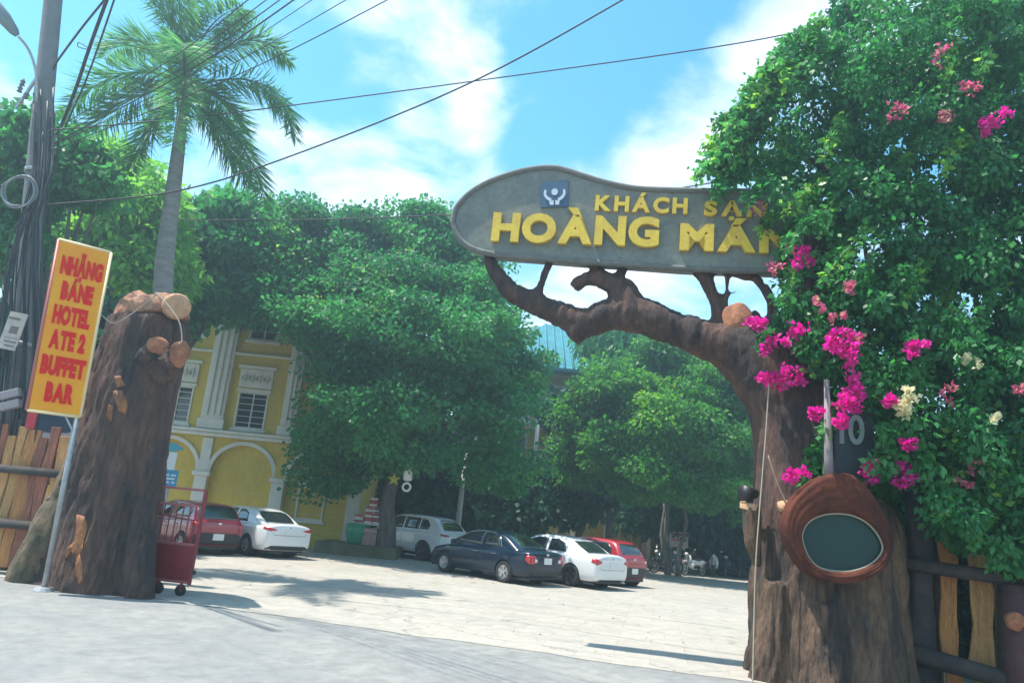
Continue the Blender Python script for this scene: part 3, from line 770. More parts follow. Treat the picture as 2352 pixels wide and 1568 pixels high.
m = MB(); m.span((-3.3, BY - 1.72, 10.25), (20.3, BY - 1.58, 10.42)); m.build('fascia', mat('teal_fascia', (.02, .17, .20), .5), rf)
# ------------------------------------------------------------------ trees
lm_mid = leaf_mat('leaf_mid', (0.024, 0.135, 0.060), (0.078, 0.285, 0.092), (0.220, 0.440, 0.080), trans=.48)
lm_bright = leaf_mat('leaf_bright', (0.022, 0.125, 0.030), (0.085, 0.285, 0.040), (0.230, 0.450, 0.045), trans=.5)
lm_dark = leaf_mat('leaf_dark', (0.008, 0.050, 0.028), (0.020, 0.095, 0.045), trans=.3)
lm_lime = leaf_mat('leaf_lime', (0.098, 0.308, 0.056), (0.210, 0.476, 0.084), (0.336, 0.588, 0.098), trans=.55)
def ell(px, py, y, rx, rz, ry=None):
    """ellipsoid centred at a pixel at depth y; radii in picture pixels"""
    p = YP(px, py, y); k = pxm(p); return (tuple(p), (rx * k, (ry or (rx + rz) / 2) * k, rz * k))
D1 = 28.5
tb = G(800, 1262); tb = Vector((YP(880, 1270, D1).x, D1, 0))
tree('shade_tree', 'large dense green shade tree over the drinks stand in the yard', tb,
     [ell(620, 600, D1 - 1, 110, 90), ell(790, 540, D1, 110, 70), ell(940, 520, D1, 80, 60), ell(1040, 630, D1, 90, 90), ell(800, 730, D1 - 2.5, 150, 90), ell(980, 780, D1 - 2.5, 190, 110), ell(790, 880, D1 - 1.2, 70, 90), ell(765, 1000, D1 - .8, 55, 70), ell(690, 690, D1 - 1.5, 110, 70), ell(1060, 700, D1 - 1.8, 100, 80), ell(900, 650, D1 - 2, 120, 70),
      ell(1140, 930, D1 - 1.5, 95, 90), ell(900, 960, D1 - 2, 170, 110), ell(780, 1060, D1 - .5, 85, 80), ell(1130, 800, D1, 70, 80), ell(600, 710, D1 + 1, 80, 50), ell(560, 530, D1 + 1, 70, 60), ell(860, 640, D1 - .5, 130, 70), ell(1110, 660, D1, 75, 75), ell(1010, 570, D1, 80, 60), ell(560, 640, D1 - .5, 90, 70), ell(690, 530, D1, 90, 60), ell(1190, 850, D1, 60, 80), ell(1140, 1070, D1, 80, 60)],
     580, .95, 300, .18, lm_mid, trunk_r=.34, fork_z=3.4, nlimb=30, droop=.35, aspect=.34, shell=.45, flat=.5)
D2 = 33.0
tree('bright_tree', 'bright yellow green tree with slender stems beside the parked motorbikes', Vector((YP(1545, 1310, 35.5).x, 35.5, 0)),
     [ell(1450, 890, D2, 120, 70), ell(1560, 960, D2 - 1, 140, 90), ell(1660, 890, D2, 100, 80), ell(1430, 1010, D2, 110, 70), ell(1690, 1040, D2, 100, 90), ell(1570, 1090, D2 - 1, 140, 70), ell(1510, 820, D2 + 1, 90, 50), ell(1750, 950, D2 + 1, 70, 120), ell(1390, 940, D2 + 1, 70, 60), ell(1710, 1130, D2, 80, 50), ell(1315, 945, D2 + 1, 40, 30), ell(1330, 1060, D2 + 2, 70, 50), ell(1440, 1100, D2 + 1, 80, 45)],
     360, .85, 260, .22, lm_bright, trunk_r=.10, fork_z=3.6, nlimb=20, droop=.55, aspect=.28, stems=4, shell=.4, flat=.55, trunkm=mat('pale_stem', (.17, .165, .135), .85, scale=3, col2=(.11, .11, .09)))
D3 = 37.0
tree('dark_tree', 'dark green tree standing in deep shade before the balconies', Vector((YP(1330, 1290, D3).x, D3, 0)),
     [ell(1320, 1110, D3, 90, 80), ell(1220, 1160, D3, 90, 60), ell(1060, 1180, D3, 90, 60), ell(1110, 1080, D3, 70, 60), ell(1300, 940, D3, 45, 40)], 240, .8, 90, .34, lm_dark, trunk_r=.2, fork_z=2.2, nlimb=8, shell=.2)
tree('weeping_tree', 'drooping pale green tree with hanging foliage before the turquoise roof', Vector((YP(1390, 1290, 38.5).x, 38.5, 0)),
     [ell(1412, 830, 38.5, 45, 90), ell(1350, 775, 38.5, 30, 25), ell(1460, 800, 38.5, 70, 50), ell(1560, 830, 38.5, 90, 50), ell(1640, 850, 38, 70, 50)], 170, .8, 110, .45, lm_mid, trunk_r=.2, fork_z=7, nlimb=8, droop=2.2, aspect=.16, flat=1.4, shell=.2)
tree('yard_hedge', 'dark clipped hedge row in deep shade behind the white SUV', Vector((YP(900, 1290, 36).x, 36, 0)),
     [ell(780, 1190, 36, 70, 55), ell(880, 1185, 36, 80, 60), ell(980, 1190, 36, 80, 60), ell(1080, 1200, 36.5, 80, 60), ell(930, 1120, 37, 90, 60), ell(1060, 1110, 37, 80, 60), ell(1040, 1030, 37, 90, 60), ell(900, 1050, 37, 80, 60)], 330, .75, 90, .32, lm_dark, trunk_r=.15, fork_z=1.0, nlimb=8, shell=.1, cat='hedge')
# foliage wall on the right behind the motorbikes
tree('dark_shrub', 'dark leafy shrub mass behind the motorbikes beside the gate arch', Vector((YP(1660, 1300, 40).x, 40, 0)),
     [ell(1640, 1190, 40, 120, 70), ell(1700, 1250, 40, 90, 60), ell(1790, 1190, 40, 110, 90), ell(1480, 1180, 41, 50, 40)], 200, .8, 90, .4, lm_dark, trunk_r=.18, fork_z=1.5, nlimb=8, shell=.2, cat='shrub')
# more yard trees beyond the fence, right
for (x_, y_, h_, lab) in ((17, 24, 6.5, 'leafy green tree beyond the honey plank fence, nearer of two'), (25, 36, 8.5, 'tall leafy green tree far beyond the honey plank fence')):
    tree('yard_tree', lab, Vector((x_, y_, 0)), [((x_, y_, h_ * .7), (h_ * .42, h_ * .4, h_ * .3)), ((x_ - 1.5, y_, h_ * .5), (h_ * .35, h_ * .35, h_ * .25)), ((x_ + 2, y_ + 1, h_ * .55), (h_ * .35, h_ * .35, h_ * .28))], 170, .9, 110, .30, lm_mid, trunk_r=.22, fork_z=2.2, nlimb=10, shell=.35, flat=.6)
# left background
tree('lime_tree', 'light yellow green tree behind the yellow banner and utility pole', Vector((YP(230, 1200, 24).x, 24, 0)),
     [ell(180, 560, 24, 110, 90), ell(300, 500, 24, 110, 110), ell(250, 400, 25, 90, 60), ell(330, 620, 24, 90, 70), ell(140, 470, 24, 60, 60)], 260, .7, 120, .34, lm_lime, trunk_r=.22, fork_z=4.5, nlimb=10, droop=.7, aspect=.2, shell=.3)
tree('roadside_tree', 'blue green leafy tree right behind the utility pole and its cables', Vector((YP(-10, 1250, 17).x, 17, 0)),
     [ell(40, 330, 17, 100, 70), ell(130, 370, 17, 90, 60), ell(10, 440, 17, 90, 70), ell(200, 420, 17, 70, 40), ell(-80, 330, 17, 90, 90), ell(40, 560, 17, 60, 60)], 170, .5, 150, .22, lm_mid, trunk_r=.18, fork_z=4.0, nlimb=9, shell=.3)
tree('garden_tree', 'green tree between the palm trunk and the yellow wing', Vector((YP(300, 1200, 27).x, 27, 0)),
     [ell(480, 560, 27, 80, 100), ell(440, 680, 27, 90, 60), ell(520, 660, 27, 70, 70), ell(300, 740, 26, 90, 70), ell(540, 500, 27.5, 60, 50)], 220, .7, 120, .32, lm_mid, trunk_r=.2, fork_z=5, nlimb=9, shell=.3)
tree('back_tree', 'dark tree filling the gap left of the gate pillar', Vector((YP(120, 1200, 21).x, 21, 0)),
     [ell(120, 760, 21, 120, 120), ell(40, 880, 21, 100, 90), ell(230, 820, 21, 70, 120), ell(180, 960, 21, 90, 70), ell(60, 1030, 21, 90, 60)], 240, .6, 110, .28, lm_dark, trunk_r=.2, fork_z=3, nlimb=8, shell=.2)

# ------------------------------------------------------------------ royal palm
PD = 17.5
pt = [YP(362, 760, PD), YP(378, 600, PD), YP(395, 460, PD), YP(410, 340, PD), YP(421, 240, PD)]
pb = Vector((pt[0].x + .12, PD, 0))
PT = thing('palm_tree', 'tall royal palm with feathery arching fronds behind the gate pillar', 'palm tree', pb)
pts, rr = densify([pb] + pt, [.27, .23, .22, .19, .16, .12], 6)
mb = MB(); mb.tube(pts, rr, 14); mb.build('trunk', mat('palm_trunk', (.26, .25, .23), .9, scale=3, col2=(.17, .16, .15), bump=.4, stretch=(1, 1, 4)), PT, smooth=True)
mb = MB(); hub = YP(424, 215, PD); mb.tube([YP(421, 262, PD), YP(423, 215, PD), YP(424, 165, PD), YP(425, 110, PD)], [.15, .21, .17, .07], 12); mb.build('crownshaft', mat('crownshaft', (.09, .17, .07), .6, scale=4, col2=(.06, .12, .05)), PT, smooth=True)
lm_palm = leaf_mat('leaf_palm', (0.049, 0.175, 0.070), (0.112, 0.308, 0.105), trans=.45)
def frond(p0, p1, p2, length_l=.78, n=105):
    p0, p1, p2 = map(Vector, (p0, p1, p2))
    f = lambda t: (1 - t) ** 2 * p0 + 2 * t * (1 - t) * p1 + t * t * p2
    r = MB(); r.tube([f(i / 12) for i in range(13)], [.035 * (1 - .9 * i / 12) for i in range(13)], 5)
    o = r.build('frond', lm_palm, PT)
    P, D, ls, ws = [], [], [], []
    for i in range(n):
        t = .10 + .90 * i / (n - 1); p = f(t); tan = (f(min(t + .01, 1)) - f(t - .01)).normalized()
        side = tan.cross(Vector((0, 0, 1)))
        if side.length < .15: side = tan.cross(Vector((1, 0, 0)))
        side.normalize(); up = side.cross(tan)
        l = 1.3 * length_l * (math.sin(math.pi * (.12 + .80 * t)) * .75 + .25)
        for s in (-1, 1):
            for rep in (0, 1):
                d = (side * s * random.uniform(.7, 1.1) + tan * random.uniform(.35, .8) + up * random.uniform(-.7, .75) + Vector((0, 0, -.25))).normalized()
                P.append(p); D.append(d); ls.append(l * random.uniform(.75, 1.1)); ws.append(random.uniform(.016, .024))
    P, D = np.array(P), np.array(D)
    l_ = leaf_mesh('leaflets', P, D, np.array(ls), np.array(ws), rng.random(len(P)), lm_palm, o)
    l_['kind'] = 'stuff'
FR = [((400, 160), (270, 120), (140, 265), .3), ((400, 200), (300, 190), (165, 345), -.6), ((405, 225), (350, 260), (300, 385), .5), ((440, 225), (560, 280), (612, 470), .3), ((445, 215), (520, 330), (585, 430), -.9),
      ((445, 190), (640, 130), (676, 310), .2), ((440, 150), (580, 30), (665, 140), -.5), ((430, 130), (480, 20), (560, 20), .9), ((422, 120), (400, -80), (420, -150), -.4), ((415, 130), (380, 0), (345, -50), .4), ((428, 110), (450, -60), (475, -130), .2),
      ((405, 150), (330, 40), (240, 130), -1.2), ((425, 200), (430, 120), (400, 330), 2.6), ((425, 160), (420, 60), (425, 120), 3.4), ((440, 200), (520, 190), (560, 330), -1.6)]
for (a, b, c, dy) in FR:
    frond(YP(*a, PD) * .5 + hub * .5, YP(*b, PD - dy * .4), YP(*c, PD - dy), .75 if abs(dy) < 2 else .7)

# ------------------------------------------------------------------ bougainvillea over the gate
lm_bou = leaf_mat('leaf_bougainvillea', (0.022, 0.130, 0.056), (0.080, 0.285, 0.085), (0.230, 0.470, 0.075), trans=.48, rough=.4)
BV = thing('bougainvillea', 'huge bougainvillea with pink and cream blossoms draped over the gate arch', 'climbing plant', Vector((GB.x + 1.4, GB.y - .2, 0)))
def in_poly(x, y, P):
    c = False; n = len(P)
    for i in range(n):
        x1, y1 = P[i]; x2, y2 = P[i - 1]
        if (y1 > y) != (y2 > y) and x < (x2 - x1) * (y - y1) / (y2 - y1) + x1: c = not c
    return c
main = [(1960, -60), (1880, 60), (1800, 120), (1735, 190), (1705, 270), (1660, 330), (1690, 385), (1775, 425), (1805, 500), (1850, 560), (1840, 640), (1800, 700), (1795, 740), (1850, 790), (1905, 850), (1930, 930), (1960, 1000), (1985, 1060), (2060, 1110), (2110, 1170), (2140, 1230), (2200, 1245), (2290, 1270), (2352, 1330), (2480, 1400), (2580, 1360), (2650, 1200), (2620, 1000), (2680, 800), (2640, 560), (2690, 350), (2600, 120), (2480, -60)]
gaps = [(2215, 690, 42), (2260, 720, 26), (1990, 450, 0), (2010, 560, 26), (2170, 420, 22), (2100, 520, 18), ]
cs, cr_ = [], []
while len(cs) < 1500:
    x, y = random.uniform(1640, 2690), random.uniform(-60, 1400)
    if not in_poly(x, y, main): continue
    if any(r and (x - a) ** 2 + (y - b) ** 2 < r * r for a, b, r in gaps): continue
    if x < 1640 + 300 * max(0, 1 - abs(y - 250) / 420) and random.random() < .45: continue
    # a deep rounded mass: nearer in the middle, thin at its left edge
    depth = min(1.0, max(0.0, (x - 1640) / 380))
    off = random.uniform(-.9 - .8 * depth, .55 + .9 * depth)
    cs.append(tuple(GP(x, y, off))); cr_.append(random.uniform(.16, .34))
for _ in range(40):
    cs.append(tuple(GP(random.uniform(2000, 2120), random.uniform(1085, 1200), random.uniform(-1.3, -.5)))); cr_.append(random.uniform(.18, .3))
cs, cr_ = np.array(cs), np.array(cr_)
tn0 = np.array([mnoise.noise(Vector(c) * .9) for c in cs]) * .9 + .45
P, D, ls, ws, tn = clump_leaves(cs, cr_, 118, .105, droop=.9, aspect=.30, flat=1.0, tone0=tn0)
f_ = leaf_mesh('foliage', P, D, ls, ws, tn * .85, lm_bou, BV); f_['kind'] = 'stuff'
# (garden growth behind the fence)
tree('garden_shrub', 'dark leafy shrub growing behind the honey plank fence', Vector((GP(2260, 1400, -2.2).x, GP(2260, 1400, -2.2).y, 0)),
     [(tuple(GP(2130, 1200, -2.0)), (.5, .6, .9)), (tuple(GP(2220, 1250, -2.2)), (.8, .7, 1.0)), (tuple(GP(2330, 1300, -2.2)), (.9, .7, 1.0)), (tuple(GP(2160, 1420, -2.1)), (.6, .5, .8)), (tuple(GP(2225, 1450, -2.0)), (.6, .5, .6)), (tuple(GP(2300, 1430, -2.2)), (.5, .5, .6)), (tuple(GP(2250, 1330, -2.4)), (.8, .5, .7)), (tuple(GP(2420, 1400, -2.2)), (.9, .6, 1.1))], 210, .32, 90, .16, lm_dark, trunk_r=.06, fork_z=.5, nlimb=8, shell=.1, cat='shrub')
# hanging and jutting sprays: a stem with leaves set along it
SP = [(1700, 250, 1615, 350), (1720, 300, 1630, 400), (1760, 200, 1690, 260), (1720, 360, 1660, 430), (1830, 110, 1760, 160), (1900, 50, 1850, 70), (1760, 420, 1710, 470), (1790, 480, 1750, 540), (1830, 560, 1780, 640), (1880, 600, 1800, 690), (1930, 640, 1870, 760),
      (1960, 700, 1900, 830), (1850, 700, 1770, 770), (2170, 750, 2090, 900), (2150, 770, 2100, 880), (2060, 700, 1960, 880), (1980, 880, 1890, 1000), (1900, 1000, 1870, 1090), (1880, 1010, 1850, 1110), (2090, 960, 2060, 1080), (2040, 840, 1990, 950), (2200, 1080, 2160, 1190), (2300, 1150, 2240, 1250), (2340, 1000, 2280, 1120), (2250, 900, 2180, 1000), (2300, 640, 2250, 760), (2140, 560, 2080, 690), (2050, 480, 1990, 620)]
for _ in range(70):
    t_ = random.random(); i_ = random.randrange(0, 6); a_, b_ = main[1 + i_ % 5], main[2 + i_ % 5]
    x_, y_ = a_[0] + (b_[0] - a_[0]) * t_ + random.uniform(0, 60), a_[1] + (b_[1] - a_[1]) * t_ + random.uniform(-10, 40)
    SP.append((x_, y_, x_ - random.uniform(35, 80), y_ + random.uniform(40, 90)))
SP += [(1800, 440, 1752, 510), (1830, 500, 1790, 590), (1840, 540, 1795, 640)]
SP += [(x + random.uniform(-30, 30), y + random.uniform(-30, 30), x - random.uniform(20, 80), y + random.uniform(50, 130)) for x, y in [(random.uniform(1780, 2330), random.uniform(60, 1000)) for _ in range(46)] if in_poly(x, y, main)]
st = MB(); P, D, ls, ws, tn = [], [], [], [], []
for (x0, y0, x1, y1) in SP:
    o0 = random.uniform(.5, 1.1) if x0 > 1850 else random.uniform(-.1, .6)
    a, b = GP(x0, y0, o0), GP(x1, y1, o0 + .35); mid = a.lerp(b, .5) + Vector((0, 0, .18))
    pp = [(1 - t) ** 2 * a + 2 * t * (1 - t) * mid + t * t * b for t in np.linspace(0, 1, 8)]
    st.tube(pp, .010, 4)
    tb_ = random.uniform(.25, .95)
    for k in range(110):
        t = random.random(); p = (1 - t) ** 2 * a + 2 * t * (1 - t) * mid + t * t * b
        P.append(p + Vector((random.gauss(0, .05), random.gauss(0, .05), random.gauss(0, .05)))); dd = Vector((random.gauss(0, 1), random.gauss(0, 1), random.gauss(-.6, .7))); D.append(dd.normalized())
        ls.append(random.uniform(.08, .15)); ws.append(ls[-1] * .33); tn.append(tb_ + random.uniform(-.2, .25))
sp_ = leaf_mesh('leafy_sprays', np.array(P), np.array(D), np.array(ls), np.array(ws), np.array(tn), lm_bou, BV); sp_['kind'] = 'stuff'
# woody stems climbing from the ground
for q in [[(2010, 1640), (1990, 1250), (1960, 980), (2000, 700), (1960, 420)], [(2160, 1650), (2150, 1250), (2180, 900), (2150, 560), (2060, 260)], [(2300, 1660), (2290, 1250), (2250, 800), (2220, 360)], [(2100, 900), (1950, 640), (1800, 480)], [(2060, 500), (1850, 360), (1730, 290)]]:
    pp, rr = densify([GP(x, y, -.35) for x, y in q], [.07 - .045 * i / (len(q) - 1) for i in range(len(q))], 5)
    st.tube(pp, rr, 6)
st.build('stems', mat('vine_stem', (.12, .09, .06), .9, scale=6, col2=(.06, .05, .035), bump=.5), BV, smooth=True)
# blossoms: each cluster a part of many papery bracts
pinks = [leaf_mat('bract_pink', (0.50, 0.010, 0.20), (0.70, 0.02, 0.32), (0.80, .10, .45), trans=.4), leaf_mat('bract_dusty', (0.48, 0.06, 0.17), (0.58, 0.20, 0.24), (.5, .36, .22), trans=.4), leaf_mat('bract_cream', (0.62, 0.60, 0.36), (0.75, 0.72, 0.50), trans=.3)]
FL = [(1838, 780, 34, 0), (1775, 795, 22, 0), (1735, 745, 19, 0), (1930, 790, 32, 0), (1945, 810, 26, 0), (1918, 770, 18, 0), (1795, 875, 28, 0), (1765, 872, 18, 0), (1825, 870, 16, 0), (1940, 925, 26, 0), (1960, 888, 20, 0), (1950, 905, 18, 0), (1928, 972, 16, 0), (1876, 943, 14, 0), (2050, 920, 14, 0), (2085, 918, 25, 2), (2075, 938, 14, 2), (2235, 832, 12, 2),
      (2275, 288, 26, 0), (2062, 262, 24, 1), (2178, 258, 22, 1), (2222, 200, 24, 1), (2170, 118, 24, 1), (1838, 588, 22, 0), (1772, 618, 16, 1), (1835, 1095, 20, 0), (2005, 1083, 24, 0), (2070, 1092, 26, 0), (2085, 1020, 12, 0), (2185, 900, 16, 1), (2105, 800, 17, 0), (1975, 778, 16, 1), (1945, 660, 14, 1), (1880, 700, 12, 1), (1740, 480, 14, 1), (2285, 965, 7, 2), (2240, 1075, 14, 1), (1920, 725, 14, 1), (2340, 900, 14, 1), (2215, 1110, 12, 1)]
for (x, y, r, k) in FL:
    o0 = 1.55 if x > 1850 else (.95 if y > 560 else .7)
    if y > 1050: o0 = 1.25
    c = GP(x, y, o0); R_ = r * pxm(c) * (.86 if k != 1 else .8); n = int(40 + r * 4.2) if k != 1 else int(14 + r * 1.6)
    lobes = rng.normal(size=(5, 3)) * R_ * .52; off = lobes[rng.integers(0, 5, n)] + rng.normal(size=(n, 3)) * R_ * .27
    D_ = unit(off + rng.normal(size=(n, 3)) * R_ * .5 + np.array([0, 0, .05]))
    l_ = rng.uniform(.05, .085, n)
    leaf_mesh('blossom_cluster', np.array(c) + off, D_, l_, l_ * .48, rng.random(n), pinks[k], BV, fold=.5)['kind'] = 'stuff'

# fallen leaves and grit on the yard and the road
n = 70
xx = rng.normal(2.5, 4.5, n); yy = 12 + np.abs(rng.normal(0, 7, n))
Pl = np.stack([xx, yy, np.full(n, .016)], 1); Dl = unit(np.stack([rng.normal(size=n), rng.normal(size=n), rng.normal(size=n) * .12], 1))
lt = leaf_mesh('leaf_litter', Pl, Dl, rng.uniform(.03, .08, n), rng.uniform(.01, .022, n), rng.random(n), leaf_mat('dry_leaf', (.16, .10, .04), (.30, .22, .09), trans=.1), None)
tag(lt, kind='stuff')
# ------------------------------------------------------------------ cars
tyre_m = mat('tyre_rubber', (.018, .018, .019), .85, scale=10, col2=(.03, .029, .027))
rim_m2 = mat('alloy_rim', (.55, .56, .56), .35, metal=.8)
rim_dk = mat('dark_rim', (.12, .12, .14), .4, metal=.7)
car_glass = mat('car_glass', (.018, .026, .028), .03, spec=.9, coat=.6)
light_red = mat('red_lamp', (.45, .008, .015), .15, coat=.8)
light_clear = mat('clear_lamp', (.75, .70, .68), .15, coat=.8)
chrome = mat('chrome', (.65, .66, .66), .15, metal=1.0)
black_pl = mat('black_plastic', (.015, .016, .017), .5)
plate_m = mat('plate_white', (.70, .71, .70), .5)
plate_ink = mat('plate_ink', (.03, .03, .035), .6)
def wheel_meshes(R, w):
    t = MB(); prof = [(R * .62, -w / 2), (R * .90, -w / 2), (R * .985, -w * .40), (R, -w * .22), (R, w * .22), (R * .985, w * .40), (R * .90, w / 2), (R * .62, w / 2)]
    t.lathe(prof, 28, M=Matrix.Rotation(rad(90), 3, 'X'), closed=True)
    r = MB(); Mx = Matrix.Rotation(rad(90), 3, 'X')  # maps z to -y
    r.lathe([(R * .63, -w * .46), (R * .66, -w * .50), (R * .60, -w * .48), (R * .57, -w * .30), (R * .50, -w * .22), (.001, -w * .20)], 28, M=Mx)
    for k in range(5):
        a = 2 * math.pi * k / 5 + .3
        for s in (-.13, .13):
            d0 = Vector((math.cos(a), 0, math.sin(a))); d1 = Vector((math.cos(a + s), 0, math.sin(a + s)))
            r.bar(d0 * R * .10 + Vector((0, w * .40, 0)), d1 * R * .60 + Vector((0, w * .44, 0)), .022, .045, up=(0, 1, 0))
    r.lathe([(R * .16, w * .30), (R * .16, w * .46), (.001, w * .48)], 16, M=Matrix.Rotation(rad(-90), 3, 'X'))
    for q in range(len(r.v)): pass
    return t, r
def car(name, label, paint, P, rl, heading, group=None, rimm=None, roof_m=None):
    """P: dict of proportions; rl: ground point of the rear left wheel; heading: angle of the nose from +X; local x forward, y left"""
    wb, tr, W, R = P['wb'], P['track'], P['W'], P['R']
    h = Vector((math.cos(heading), math.sin(heading), 0)); lf = Vector((-h.y, h.x, 0))
    c = Vector((rl.x, rl.y, .010)) + h * (wb / 2) - lf * (tr / 2)
    T = thing(name, label, 'car', c, heading, group)
    # lower body
    mb = MB(); secs = []
    for (x, hw, zb, zs, zt) in P['body']:
        hw *= W / 2; half = [(0, zb), (hw * .80, zb), (hw * .95, zb + .05), (hw * 1.0, zb + .20), (hw * 1.0, zs - .16), (hw * .97, zs - .03), (hw * .88, zs + .01), (hw * .55, zt), (0, zt + .012)]
        secs.append([(x, y, z) for y, z in half] + [(x, -y, z) for y, z in half[-2:0:-1]])
    n = len(secs[0])
    for s in secs: mb.v += s
    for i in range(len(secs) - 1):
        for k in range(n): mb.f.append((i * n + k, i * n + (k + 1) % n, (i + 1) * n + (k + 1) % n, (i + 1) * n + k))
    mb.f.append(tuple(range(n))); mb.f.append(tuple((len(secs) - 1) * n + k for k in range(n))[::-1])
    body = mb.build('body', paint, T, world=False, smooth=True, sub=2)
    cs = []
    for sx in (-1, 1):
        for sy in (-1, 1):
            q = MB(); q.lathe([(.001, -.17), (R * 1.13, -.17), (R * 1.13, .17), (.001, .17)], 28, (sx * wb / 2, sy * (W / 2 - .10), R * .98), Matrix.Rotation(rad(90), 3, 'X')); cs.append(q)
    cut(body, cs)
    me = body.data; me.polygons.foreach_set('use_smooth', [True] * len(me.polygons))
    me.set_sharp_from_angle(angle=rad(38))
    bv = BVHTree.FromPolygons([v.co for v in me.vertices], [tuple(p.vertices) for p in me.polygons])
    for sx in (-1, 1):                             # dark inner wheel housings
        for sy in (-1, 1):
            q = MB(); q.lathe([(.001, .0), (R * 1.10, .0), (R * 1.10, .14)], 20, (sx * wb / 2, sy * (W / 2 - .26), R * .98), Matrix.Rotation(rad(-90 * sy), 3, 'X')); q.build('wheel_housing', black_pl, T, world=False)
    # cabin shell from the roofline
    rl_ = P['roof']                                 # (x, z, half width at top) rear -> front
    zb = P['belt']; bh = P['bh'] * W / 2
    mb = MB(); prof = []
    for (x, z, hw) in rl_:
        hw *= W / 2; zlow = zb - .12
        t = max(0.0, min(1.0, (z - zb) / (P['zmax'] - zb)))
        yb = bh
        prof.append([(x, yb, zlow), (x, yb + (hw - yb) * .45 * t * 1.0, zlow + (z - zlow) * .55), (x, hw + (yb - hw) * (1 - t) * .6, z - .035 * t), (x, hw * .82, z), (x, 0, z + .018 * t)])
    m = 5
    secs = [p + [(x, -y, z) for x, y, z in p[-2::-1]] for p in prof]; n = len(secs[0])
    for s in secs: mb.v += s
    for i in range(len(secs) - 1):
        for k in range(n - 1): mb.f.append((i * n + k, i * n + k + 1, (i + 1) * n + k + 1, (i + 1) * n + k))
    mb.f.append(tuple(range(n))); mb.f.append(tuple((len(secs) - 1) * n + k for k in range(n))[::-1])
    cab = mb.build('cabin', roof_m or paint, T, world=False, smooth=True, sub=2); applied(cab)
    cm = cab.data; cm.polygons.foreach_set('use_smooth', [True] * len(cm.polygons))
    bc = BVHTree.FromPolygons([v.co for v in cm.vertices] , [tuple(p.vertices) for p in cm.polygons])
    both = BVHTree.FromPolygons([v.co for v in cm.vertices] + [v.co for v in me.vertices], [tuple(p.vertices) for p in cm.polygons] + [tuple(i + len(cm.vertices) for i in p.vertices) for p in me.polygons])
    for poly in P['side']:                          # side windows, x-z outlines pressed onto both flanks
        for s in (-1, 1):
            decal(bc, [Vector((x, s * 1.6, z)) for x, z in poly], (0, -s, 0), .006, 2).build('side_window', car_glass, T, world=False, smooth=True)
    if P.get('chrome'):
        for s in (-1, 1):
            pts = [bc.ray_cast(Vector((x, s * 3, z)), Vector((0, -s, 0)))[0] for x, z in P['chrome']]
            pts = [p + Vector((0, s * .008, 0)) for p in pts if p is not None]
            if len(pts) > 2: q = MB(); q.tube(pts, .012, 5); q.build('window_trim', chrome, T, world=False, smooth=True)
    yz = P['rearwin']; decal(bc, [Vector((P['body'][0][0] + .6, y, z)) for y, z in yz], (1, 0, 0), .006, 3).build('rear_window', P.get('rwmat', car_glass), T, world=False, smooth=True)
    yz = P['frontwin']; decal(bc, [Vector((1.0, y, z)) for y, z in yz], (-1, 0, 0), .006, 3).build('windscreen', car_glass, T, world=False, smooth=True)
    def lamp(poly, d, m, nm='tail_light', lift=.012):
        for s in (-1, 1):
            q = decal(both, [Vector((x, s * y, z)) for x, y, z in poly], (d[0], s * d[1], d[2]), lift, 2); q.build(nm, m, T, world=False, smooth=True)
    for poly in P['tail']: lamp([(P['body'][0][0] + .06, y, z) for y, z in poly], (1, -.55, 0), light_red)
    for poly in P.get('tail_clear', []): lamp([(P['body'][0][0] + .03, y, z) for y, z in poly], (1, -.2, 0), light_clear, 'reverse_light', .02)
    lamp([(P['body'][-1][0] - .12, y, z) for y, z in P['head']], (-1, -.5, 0), light_clear, 'headlight')
    pz = P['plate']; q = decal(both, [Vector((-3, y, z)) for y, z in ((-.17, pz - .09), (.17, pz - .09), (.17, pz + .09), (-.17, pz + .09))], (1, 0, 0), .018, 1); pl = q.build('number_plate', plate_m, T, world=False)
    if P.get('bumper'):
        b0, b1 = P['bumper']
        decal(both, [Vector((-3, y, z)) for y, z in ((-.72, b0), (.72, b0), (.76, b1 - .08), (.6, b1), (-.6, b1), (-.76, b1 - .08))], (1, 0, 0), .010, 3).build('rear_valance', black_pl, T, world=False, smooth=True)
    zt_ = P['plate'] - .13 if P['plate'] > .6 else .64
    pts = [both.ray_cast(Vector((-4, y, z)), Vector((1, 0, 0)))[0] for y, z in [(-.62, P['body'][3][4] - .06), (-.60, zt_ + .05), (-.52, zt_), (-.26, zt_), (0, zt_), (.26, zt_), (.52, zt_), (.60, zt_ + .05), (.62, P['body'][3][4] - .06)]]
    q = MB(); q.tube([p for p in pts if p], .006, 4); q.build('tailgate_gap', black_pl, T, world=False)
    bp_ = both.ray_cast(Vector((-4, 0, min(P['body'][3][4] - .09, .90))), Vector((1, 0, 0)))[0]
    if bp_: q = MB(); q.ball(bp_, (.012, .07, .035)); q.build('badge', chrome, T, world=False, smooth=True)
    for x in P['doors']:                            # door shut lines and handles
        for s in (-1, 1):
            pts = [both.ray_cast(Vector((x + .02 * math.sin(z * 3), s * 3, z)), Vector((0, -s, 0)))[0] for z in np.linspace(P['body'][4][2] + .12, zb - .03, 7)]
            q = MB(); q.tube([p + Vector((0, s * .001, 0)) for p in pts if p], .0055, 4); q.build('door_gap', black_pl, T, world=False)
            hp = both.ray_cast(Vector((x + P.get('hdx', .18), s * 3, zb - .13)), Vector((0, -s, 0)))[0]
            if hp: q = MB(); q.box(hp + Vector((0, s * .015, 0)), (.20, .03, .028)); q.build('door_handle', P.get('handle', paint), T, world=False, bevel=.008)
